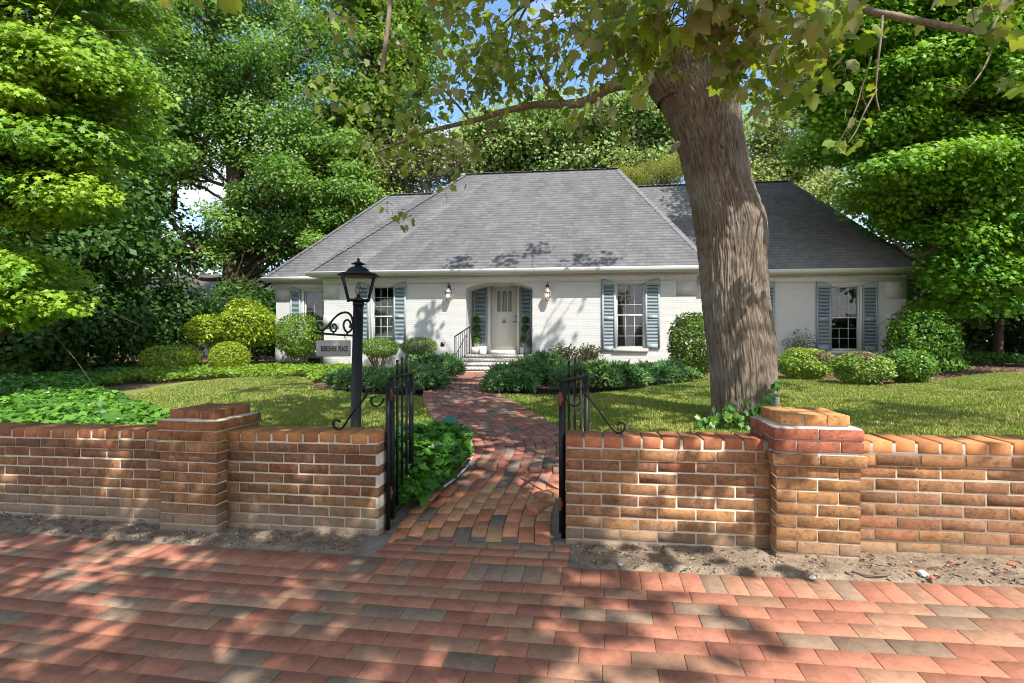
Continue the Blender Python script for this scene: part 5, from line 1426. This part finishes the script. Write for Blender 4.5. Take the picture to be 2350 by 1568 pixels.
for lab, px, Y, regs in (
    ('dark woodland tree just right of the house corner', 2150, 19, [(2170, 540, 110, 90, 2, 34), (2130, 650, 70, 80, 1.6, 18), (2190, 690, 80, 60, 1.6, 14)]),
    ('dark woodland tree in the right background with slanting stem', 2290, 20, [(2290, 560, 120, 120, 2.4, 40), (2310, 690, 110, 70, 2.4, 24), (2240, 420, 120, 90, 2.4, 24)]),
    ('tall woodland tree behind the right maple', 2130, 30, [(2110, 330, 150, 130, 3, 44), (2040, 440, 110, 80, 3, 26), (2180, 160, 170, 130, 3, 34)]),
    ('woodland tree at the right picture edge', 2440, 17, [(2440, 400, 160, 250, 3, 50), (2420, 640, 120, 90, 2.4, 22)])):
    tree('woodland_tree', lab, px, Y, .17, regs, 150, .19, *DK, flat=.6, crad=1.0, ntw=26, grp='woodland trees at the right')
# understorey bushes
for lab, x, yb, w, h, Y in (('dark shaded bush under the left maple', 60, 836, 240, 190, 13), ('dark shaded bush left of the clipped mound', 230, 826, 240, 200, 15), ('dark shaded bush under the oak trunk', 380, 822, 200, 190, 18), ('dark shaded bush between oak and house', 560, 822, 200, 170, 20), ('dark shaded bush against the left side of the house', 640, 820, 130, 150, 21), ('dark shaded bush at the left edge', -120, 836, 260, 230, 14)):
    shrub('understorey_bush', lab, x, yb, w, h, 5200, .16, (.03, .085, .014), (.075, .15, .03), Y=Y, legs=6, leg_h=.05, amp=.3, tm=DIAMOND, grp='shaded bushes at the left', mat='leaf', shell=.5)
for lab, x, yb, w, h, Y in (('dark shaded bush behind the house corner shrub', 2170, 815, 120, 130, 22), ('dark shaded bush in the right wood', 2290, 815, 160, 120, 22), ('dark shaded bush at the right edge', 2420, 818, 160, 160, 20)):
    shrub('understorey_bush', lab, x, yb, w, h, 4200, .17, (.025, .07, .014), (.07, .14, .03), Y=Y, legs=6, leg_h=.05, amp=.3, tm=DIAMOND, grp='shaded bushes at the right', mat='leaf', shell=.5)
# the far wood closing the view
mb = MB(); trk = MB()
Cc = []
for i in range(520):
    ang = rng.uniform(-1.05, 1.05); r = rng.uniform(38, 62)
    x, y = r*math.sin(ang), r*math.cos(ang)+4
    hmax = 8 if abs(x) > 10 else 7
    if abs(x) < 14 and x > -9: hmax = 8
    Cc.append((x, y, rng.uniform(1, hmax)))
Cc = np.array(Cc); cloud(mb, Cc, np.full((len(Cc), 3), 2.2)*np.array([1.1, 1.1, .9]), 120, .42, (.03, .09, .02), (.13, .22, .05), DIAMOND)
for i in range(90):
    c = Cc[i]; tube(trk, [(c[0], c[1], 0), (c[0]+.2, c[1], 4), (c[0], c[1]+.2, 8)], [.22, .18, .1], 7)
    V, C_ = trk.v[-1], trk.c[-1]
mb.build
fo = mb
for v, c in zip(trk.v, trk.c): pass
n0 = fo.n
fo.v += trk.v; fo.c += [np.broadcast_to(np.array([.06, .045, .035]), v.shape) for v in trk.v]
for k, lst in trk.f.items(): fo.f.setdefault(k, []).extend([(a+n0, m) for a, m in lst])
fo.n += trk.n
tag(fo.build('far_wood', M['leaf']), 'far-off wood closing the view behind the garden', 'wood', kind='stuff')
# neighbouring house glimpsed through the left trees
nh = thing('neighbour_house', 'pale neighbouring house glimpsed through the trees at far left', 'house', (-21, 33, .3))
mb = MB(); box(mb, -7, 7, 0, 7, -.3, 3.4); mb.build('wall', M['white'], nh)
mb = MB(); mb.add([(-7.4, -.5, 3.3), (7.4, -.5, 3.3), (7.4, 3.5, 5.8), (-7.4, 3.5, 5.8), (-7.4, 7.5, 3.3), (7.4, 7.5, 3.3)], [(0, 1, 2, 3), (3, 2, 5, 4), (0, 3, 4), (1, 5, 2)]); mb.build('roof', simple('brown_roof', (.10, .085, .07), .9), nh)
for x in (-4.5, -1.5, 1.5, 4.5):
    mb = MB(); box(mb, x-.5, x+.5, -.03, -.002, 1.1, 2.6); mb.build('window', M['dark'], nh)
# ================================================================== THE BIG MAPLE IN FRONT OF THE HOUSE
MY = 6.35
mxc = (1714-1175)/F*MY
mb0 = np.array([mxc, MY, float(G(mxc, MY))])
mt = thing('maple_tree', 'massive grey-brown maple trunk with overhanging lobed leaves in front of the house', 'tree', tuple(mb0))
rows = [(1005, 1606, 1830), (980, 1622, 1812), (955, 1630, 1798), (930, 1632, 1794), (900, 1630, 1791), (800, 1619, 1784), (700, 1608, 1766), (600, 1600, 1759), (540, 1594, 1760), (500, 1588, 1755), (450, 1580, 1736), (400, 1568, 1722), (350, 1556, 1714), (300, 1541, 1705), (250, 1521, 1699), (205, 1497, 1696), (165, 1472, 1694), (130, 1455, 1692)]
def maple_stem(rows, name, nA=400, sub=13, seam=True):
    R = np.array(rows, float)
    ys = np.concatenate([np.linspace(a, b, sub, endpoint=False) for a, b in zip(R[:-1, 0], R[1:, 0])]+[[R[-1, 0]]])
    l = np.interp(-ys, -R[:, 0], R[:, 1]); r = np.interp(-ys, -R[:, 0], R[:, 2])
    k_ = np.ones(7)/7
    def sm(a): return np.convolve(np.pad(a, 3, mode='edge'), k_, 'valid')
    l, r = sm(l), sm(r)
    cx = ((l+r)/2-1175)/F*MY; rad = (r-l)/2/F*MY/np.sqrt(1+((((l+r)/2-1175)/F)**2))*.97; z = CAMZ+(784-ys)/F*MY
    ang = np.arange(nA)*2*PI/nA
    m = len(ys)
    V = np.zeros((m, nA, 3)); Cc = np.zeros((m, nA, 3))
    for i in range(m):
        zz = z[i]
        flare = max(0, 1-(zz-.25)/.7)
        for j in range(nA):
            a = ang[j]; ca, sa = math.cos(a), math.sin(a)
            w_ = Vector((ca*1.1, sa*1.1, zz*.35))
            base = rad[i]*(1+.045*mnoise.noise(w_*1.6)+.10*flare*math.sin(5*a+1.2))
            p = Vector((ca*rad[i]*33, sa*rad[i]*33, zz*4.2)); p.x += .45*mnoise.noise(Vector((ca*3, sa*3, zz*3)))
            n1 = mnoise.noise(p); n2 = mnoise.noise(Vector((ca*rad[i]*50, sa*rad[i]*50, zz*11+5)))
            ridge = 1-min(1, abs(n1)*2.4); ridge2 = 1-min(1, abs(n2)*2.2)
            dsp = .017*(.5-ridge)+.007*(.5-ridge2)
            groove = 0
            if seam and .9 < zz < 3.3:           # healed seam on the right flank
                ga = -.78+.12*math.sin(zz*2.2); d = (a-ga+PI) % (2*PI)-PI
                fz = min(1, (zz-.9)/.4, (3.3-zz)/.3)
                groove = fz*(-.055*math.exp(-(d/.07)**2)+.018*math.exp(-((d-.28)/.2)**2)+.02*math.exp(-((d+.2)/.14)**2))
            rr = base+dsp+groove
            V[i, j] = (cx[i]+rr*ca, MY+rr*sa*1.0, zz)
            t = .5+.5*mnoise.noise(Vector((ca*2, sa*2, zz*1.3)))
            c = np.array([.145, .112, .085])*(1-t)+np.array([.22, .175, .135])*t
            c = c*(1-.5*max(0, ridge-.55)/.45)
            d2 = (a+.55+PI) % (2*PI)-PI          # pale strip high on the right
            if zz > 3.0:
                f_ = math.exp(-(d2/.13)**2)*min(1, (zz-3.0)/.4)*(.6+.5*mnoise.noise(Vector((zz*2.2, a*3, 3))))
                c = c*(1-f_)+np.array([.42, .39, .35])*f_
            Cc[i, j] = c
    mb = MB(); i = np.arange(m-1)[:, None]*nA; j = np.arange(nA)[None]; j2 = (j+1) % nA
    mb.add(V.reshape(-1, 3)-mb0, np.stack([i+j, i+j2, i+nA+j2, i+nA+j], -1).reshape(-1, 4), Cc.reshape(-1, 3))
    return mb.build(name, M['maplebark'], mt, smooth=True)
maple_stem(rows, 'trunk')
maple_stem([(235, 1508, 1640), (180, 1470, 1580), (130, 1440, 1540), (80, 1412, 1508), (20, 1380, 1474), (-80, 1330, 1420), (-200, 1270, 1350)], 'limb', 220, 20, False)
maple_stem([(235, 1560, 1702), (180, 1562, 1696), (130, 1566, 1692), (80, 1572, 1692), (20, 1580, 1694), (-80, 1590, 1690), (-220, 1596, 1680)], 'limb', 220, 20, False)
bkm = M['twig']
def mlimb(pts, r0, r1, name='branch', n=26, mat=None, nt=8):
    P = spline(np.array(pts), n)-mb0; m = MB(); tube(m, P, np.linspace(r0, r1, len(P)), nt, col=(.22, .175, .13)); return m.build(name, mat or M['maplebark'], mt, True)
A3 = lambda x, y, Y: at(x, y, Y)
# long low branch reaching left
mlimb([A3(1530, 178, 6.2), A3(1475, 186, 6.3), A3(1400, 200, 6.4), A3(1350, 231, 6.5), A3(1300, 240, 6.6), A3(1235, 240, 6.8), A3(1160, 255, 7.0), A3(1080, 279, 7.3), A3(990, 300, 7.6), A3(900, 335, 7.8), A3(860, 352, 7.9)], .085, .012, n=60, nt=12)
mlimb([A3(1160, 256, 7.0), A3(1120, 300, 7.1), A3(1085, 350, 7.2), A3(1010, 410, 7.3)], .022, .008)
mlimb([A3(1300, 240, 6.6), A3(1260, 200, 6.6), A3(1230, 150, 6.6), A3(1180, 60, 6.7)], .03, .01)
mlimb([A3(1350, 231, 6.5), A3(1370, 270, 6.3), A3(1395, 300, 6.2)], .018, .008)
mlimb([A3(1080, 279, 7.3), A3(1040, 230, 7.3), A3(1000, 190, 7.3), A3(940, 160, 7.3)], .018, .006)
mlimb([A3(900, -40, 6.0), A3(890, 60, 6.0), A3(882, 130, 6.0), A3(876, 170, 6.0)], .03, .028)
# drooping branch at the upper right with hanging twigs
mlimb([A3(1660, -210, 6.2), A3(1800, -110, 5.6), A3(1960, 8, 5.0), A3(2060, 38, 4.8), A3(2160, 58, 4.7), A3(2260, 78, 4.6), A3(2360, 106, 4.5), A3(2480, 150, 4.4)], .04, .02, n=50, nt=12)
mlimb([A3(2026, 28, 4.85), A3(2022, 80, 4.8), A3(2014, 150, 4.8), A3(2010, 215, 4.8), A3(2018, 255, 4.8)], .014, .006)
mlimb([A3(2012, 205, 4.8), A3(1985, 255, 4.8), A3(1965, 300, 4.8), A3(1945, 330, 4.8)], .009, .004)
mlimb([A3(2000, 130, 4.8), A3(1978, 200, 4.9), A3(1960, 260, 4.9), A3(1925, 330, 4.9)], .008, .003)
mlimb([A3(2270, 80, 4.6), A3(2275, 110, 4.6), A3(2255, 160, 4.6), A3(2215, 205, 4.6), A3(2155, 196, 4.6)], .012, .004)
mlimb([A3(2270, 80, 4.6), A3(2290, 40, 4.6), A3(2320, 0, 4.6), A3(2330, -60, 4.6)], .014, .008)
mlimb([A3(2330, 98, 4.5), A3(2352, 118, 4.5), A3(2380, 140, 4.5)], .018, .012)
mlimb([A3(1556, 330, 6.0), A3(1545, 345, 5.85), A3(1538, 350, 5.8)], .035, .02, 'broken_stub', 8)

# --- leaves: hanging sprays low enough to be seen, then the crown above
ML = MB(); TW = MB()
ca, cb = (.13, .23, .025), (.28, .36, .05)
def spray(x, y, Y, n, rx, ry, rz, size, a=ca, b=cb, twig=True, droop=.8):
    c = at(x, y, Y); k = Y/F
    P = c+rng.normal(0, .5, (n, 3))*np.array([rx*k, rz, ry*k])
    N_ = np.stack([rng.normal(0, .6, n), rng.normal(-.15, .7, n), rng.normal(.55, .45, n)], 1)
    D = np.stack([rng.normal(0, .65, n), rng.normal(-.1, .6, n), rng.normal(-droop, .4, n)], 1)
    leaves(ML, P-mb0, size*(1+.28*rng.normal(size=n)).clip(.45, 1.5), N_, D, pal(n, a, b, .15), MAPLE)
    if twig:
        for i in range(0, n, 3):
            p = P[i]-mb0; q = c-mb0+rng.normal(0, .25, 3)*np.array([rx*k, rz, ry*k])+np.array([0, 0, ry*k*.5]); q = p+(q-p)*min(1, .22/np.linalg.norm(q-p))
            tube(TW, [q, (p+q)/2+np.array([0, 0, .03]), p], [.006, .004, .002], 4, False)
# near, large leaves along the top
for x, y, Y, n, rx, ry in ((1470, 30, 3.9, 34, 110, 60), (1420, 90, 4.2, 26, 90, 60), (1540, 60, 3.7, 34, 110, 60), (1500, 100, 3.8, 8, 60, 40), (1640, 50, 3.6, 30, 120, 50), (1700, 90, 3.6, 22, 110, 50), (1760, 60, 3.7, 24, 120, 60), (1820, 60, 3.8, 20, 100, 60), (1870, 110, 3.9, 14, 90, 60), (1920, 30, 3.9, 16, 70, 40), (1790, 160, 4.2, 14, 100, 50), (1690, 130, 3.8, 12, 70, 40), (1850, 190, 4.4, 9, 80, 40), (1450, 150, 4.4, 14, 60, 50), (1600, 10, 3.4, 26, 150, 30), (1780, 0, 3.5, 22, 150, 30)):
    spray(x, y, Y, int(n*2.1), rx, ry, .5, .118)
for x, y, Y, n, rx, ry in ((1720, 170, 6.4, 26, 90, 50), (1800, 130, 6.6, 34, 110, 60), (1790, 220, 6.8, 22, 90, 50), (1770, 270, 7.0, 14, 70, 30), (1730, 230, 6.8, 12, 50, 40), (1880, 170, 6.2, 22, 90, 60)):
    spray(x, y, Y, n, rx, ry, .5, .13)
# middle leaves on the long left branch
for x, y, Y, n, rx, ry in ((1330, 60, 6.0, 60, 120, 80), (1240, 100, 6.4, 64, 120, 90), (1150, 140, 6.6, 60, 110, 90), (1080, 190, 7.0, 50, 100, 70), (1380, 140, 6.0, 44, 90, 80), (1290, 180, 6.5, 44, 120, 60), (1180, 220, 6.8, 40, 120, 50), (1000, 240, 7.2, 44, 100, 70), (930, 290, 7.6, 40, 90, 60), (880, 340, 7.8, 36, 80, 40), (1040, 320, 7.3, 24, 90, 40), (1100, 80, 6.8, 44, 110, 80), (960, 120, 7.0, 40, 120, 90), (860, 190, 7.0, 34, 120, 90), (1010, 400, 7.3, 10, 50, 24), (905, 485, 7.6, 9, 40, 12), (1330, 270, 6.4, 18, 100, 30), (1060, 50, 6.6, 40, 120, 60), (820, 70, 7.0, 30, 120, 90), (760, 30, 6.6, 22, 100, 60), (780, 260, 7.4, 20, 90, 50), (1370, 20, 5.6, 40, 110, 50), (1440, 250, 6.6, 14, 40, 60)):
    spray(x, y, Y, int(n*1.5), rx, ry, .9, .11)
for x, y, Y, n in ((2310, 60, 4.4, 10), (2340, 190, 4.5, 9), (2290, -10, 4.3, 14), (1950, 430//2+110, 4.9, 6), (1960, 405-90, 4.9, 5), (2200, 20, 4.6, 8), (1985, 330-90, 4.8, 5)):
    spray(x, y, Y, n, 45, 30, .2, .12)
# crown overhead, mostly out of view: clumps placed for the shadows they cast
def drop(P, z=.1): t = (P[:, 2]-z)/SUN[2]; return P-SUN*t[:, None]
n = 24000
P = np.stack([rng.uniform(-7, 13, n), rng.uniform(-5, 14.5, n), 3.3+8.2*rng.random(n)**1.5], 1)
hd = np.linalg.norm((P[:, :2]-np.array([2.6, 5.2]))/np.array([9.5, 9.0]), axis=1); vz = (P[:, 2]-5.2)/7
k = (hd**2+vz**2 < 1.15) & (P[:, 0] > -4.8)
# keep the frame's open sky clear
ypx = 784-(P[:, 2]-CAMZ)/np.maximum(P[:, 1], .01)*F
xpx = 1175+F*P[:, 0]/np.maximum(P[:, 1], .01)
k &= ~((P[:, 1] > .3) & (ypx > -30)) | ((P[:, 1] > 6.2) & (ypx < 190) & (xpx > 1000) & (xpx < 1470) & (hd**2+vz**2 < 1.15))
P = P[k]
g_ = drop(P)
def want(q):
    X, Y = q[:, 0], q[:, 1]
    w_ = np.full(len(q), .5)
    d = Y-wy(X)
    st_ = d < -.25                                     # street
    w_[st_] = np.interp(X[st_], [-4, -1.5, .15, .45, .8, 2], [1.1, 1.15, 1.1, .2, .02, .015])
    cl_ = st_ & (np.abs(X-.85) < .22) & (np.abs(Y-1.95) < .2); w_[cl_] = 1.6
    wl_ = (d >= -.25) & (d < .7)
    w_[wl_] = np.interp(X[wl_], [-3, -1, .3, 1.2, 1.6], [1.7, 1.6, 1.1, .15, .06])
    la = (d >= .7)
    w_[la] = np.interp(X[la], [-7, -5.2, -4, 1.2, 2.0, 6], [.04, .12, .75, .85, .45, .12])
    w_[la & (X < -4.2) & (Y < 7)] = .06
    hz = Y > 13.6
    w_[hz] = np.where(((X > -3.6) & (X < -1.6)) | ((X > .2) & (X < 2.4)), .8, .012)[hz]
    w_[Y > 17.4] = .012
    rf = (Y > 17.4) & (Y < 18.4) & (X > -4.0) & (X < 1.0); w_[rf] = .6
    return w_
k = rng.random(len(P)) < want(g_)*.075
P = P[k]; print('maple crown clumps', len(P))
idx = np.repeat(np.arange(len(P)), 46)
Q = P[idx]+rng.normal(0, .5, (len(idx), 3))*np.array([.42, .42, .25])
m = len(Q)
ypx = 784-(Q[:, 2]-CAMZ)/np.maximum(Q[:, 1], .01)*F
xq = 1175+F*Q[:, 0]/np.maximum(Q[:, 1], .01)
Q = Q[(np.linalg.norm(Q-np.array([0, 0, CAMZ]), axis=1) > 1.9) & ~((Q[:, 1] > .05) & (ypx > -140) & (Q[:, 1] < 3))]; ypx = 784-(Q[:, 2]-CAMZ)/np.maximum(Q[:, 1], .01)*F; xq = 1175+F*Q[:, 0]/np.maximum(Q[:, 1], .01)
Q = Q[~((Q[:, 1] > .2) & (ypx > 0) & ~((Q[:, 1] > 6) & (xq > 980) & (xq < 1490) & (ypx < 215)))]; m = len(Q)
leaves(ML, Q-mb0, .145*(1+.25*rng.normal(size=m)).clip(.5, 1.5), np.stack([rng.normal(0, .45, m), rng.normal(0, .45, m), np.full(m, .8)], 1), np.stack([rng.normal(0, 1, m), rng.normal(0, 1, m), rng.normal(-.5, .3, m)], 1), pal(m, ca, cb, .15), MAPLE)
ML.build('leaves', M['maple'], mt)
# limbs that carry the crown
hubs = [at(1310, -120, 6.3), at(1640, -220, 6.2), np.array([2.4, 5.6, 7.6]), np.array([.2, 4.4, 7.2]), np.array([3.8, 3.4, 7.4]), np.array([2.0, 1.6, 7.2]), np.array([.2, .8, 7.0]), np.array([2.2, -1.4, 7.0]), np.array([5.6, 5.0, 7.6]), np.array([3.2, 9.2, 8.2]), np.array([-2.4, 4.8, 7.6]), np.array([6.5, 1.5, 7.4])]
par = [None, None, 1, 0, 1, 4, 3, 5, 1, 2, 3, 4]
for i, p in enumerate(par):
    if p is None: continue
    limb(TW, hubs[p]-mb0, hubs[i]-mb0, .11 if p < 2 else .075, .05, .08, 10, 14)
H_ = np.array(hubs)
for c in P:
    j = int(np.argmin(np.linalg.norm(H_-c, axis=1))); q = H_[j]
    s = q+(c-q)*.0
    limb(TW, s-mb0, c-mb0, .03, .006, .05, 5, 7)
TW.build('twigs', M['twig'], mt)
# ivy climbing at the foot
iv = thing('ivy', 'glossy ivy climbing the foot of the maple trunk', 'ivy', tuple(mb0))
mb = MB(); stv = MB()
def ivy_at(x, y, n, rx, ry, Yf):
    P = np.array([at(x+rng.normal(0, rx), y+rng.normal(0, ry), Yf+rng.normal(0, .03)) for _ in range(n)])
    P[:, 2] = np.maximum(P[:, 2], G(P[:, 0], P[:, 1])+.03)
    leaves(mb, P-mb0, .068*(1+.25*rng.normal(size=n)).clip(.5, 1.5), np.stack([rng.normal(0, .4, n), rng.normal(-.9, .3, n), rng.normal(.5, .3, n)], 1), np.stack([rng.normal(0, .6, n), rng.normal(-.2, .3, n), rng.normal(-.8, .4, n)], 1), pal(n, (.04, .13, .015), (.14, .27, .03), .2), IVY)
for a in ((1640, 965, 26, 22, 10, 5.75), (1690, 958, 30, 24, 10, 5.62), (1620, 975, 16, 14, 5, 5.7), (1740, 940, 30, 14, 16, 5.66), (1772, 925, 26, 10, 20, 5.78), (1778, 890, 10, 6, 12, 5.88), (1755, 965, 20, 16, 8, 5.6), (1665, 940, 12, 12, 8, 5.75)): ivy_at(*a)
mb.build('ivy_leaves', M['gloss'], iv)
tube(stv, spline([at(1740, 985, 5.7), at(1745, 950, 5.72), at(1768, 920, 5.8), at(1778, 885, 5.9)], 16)-mb0, .008, 6); stv.build('stem', M['twig'], iv)
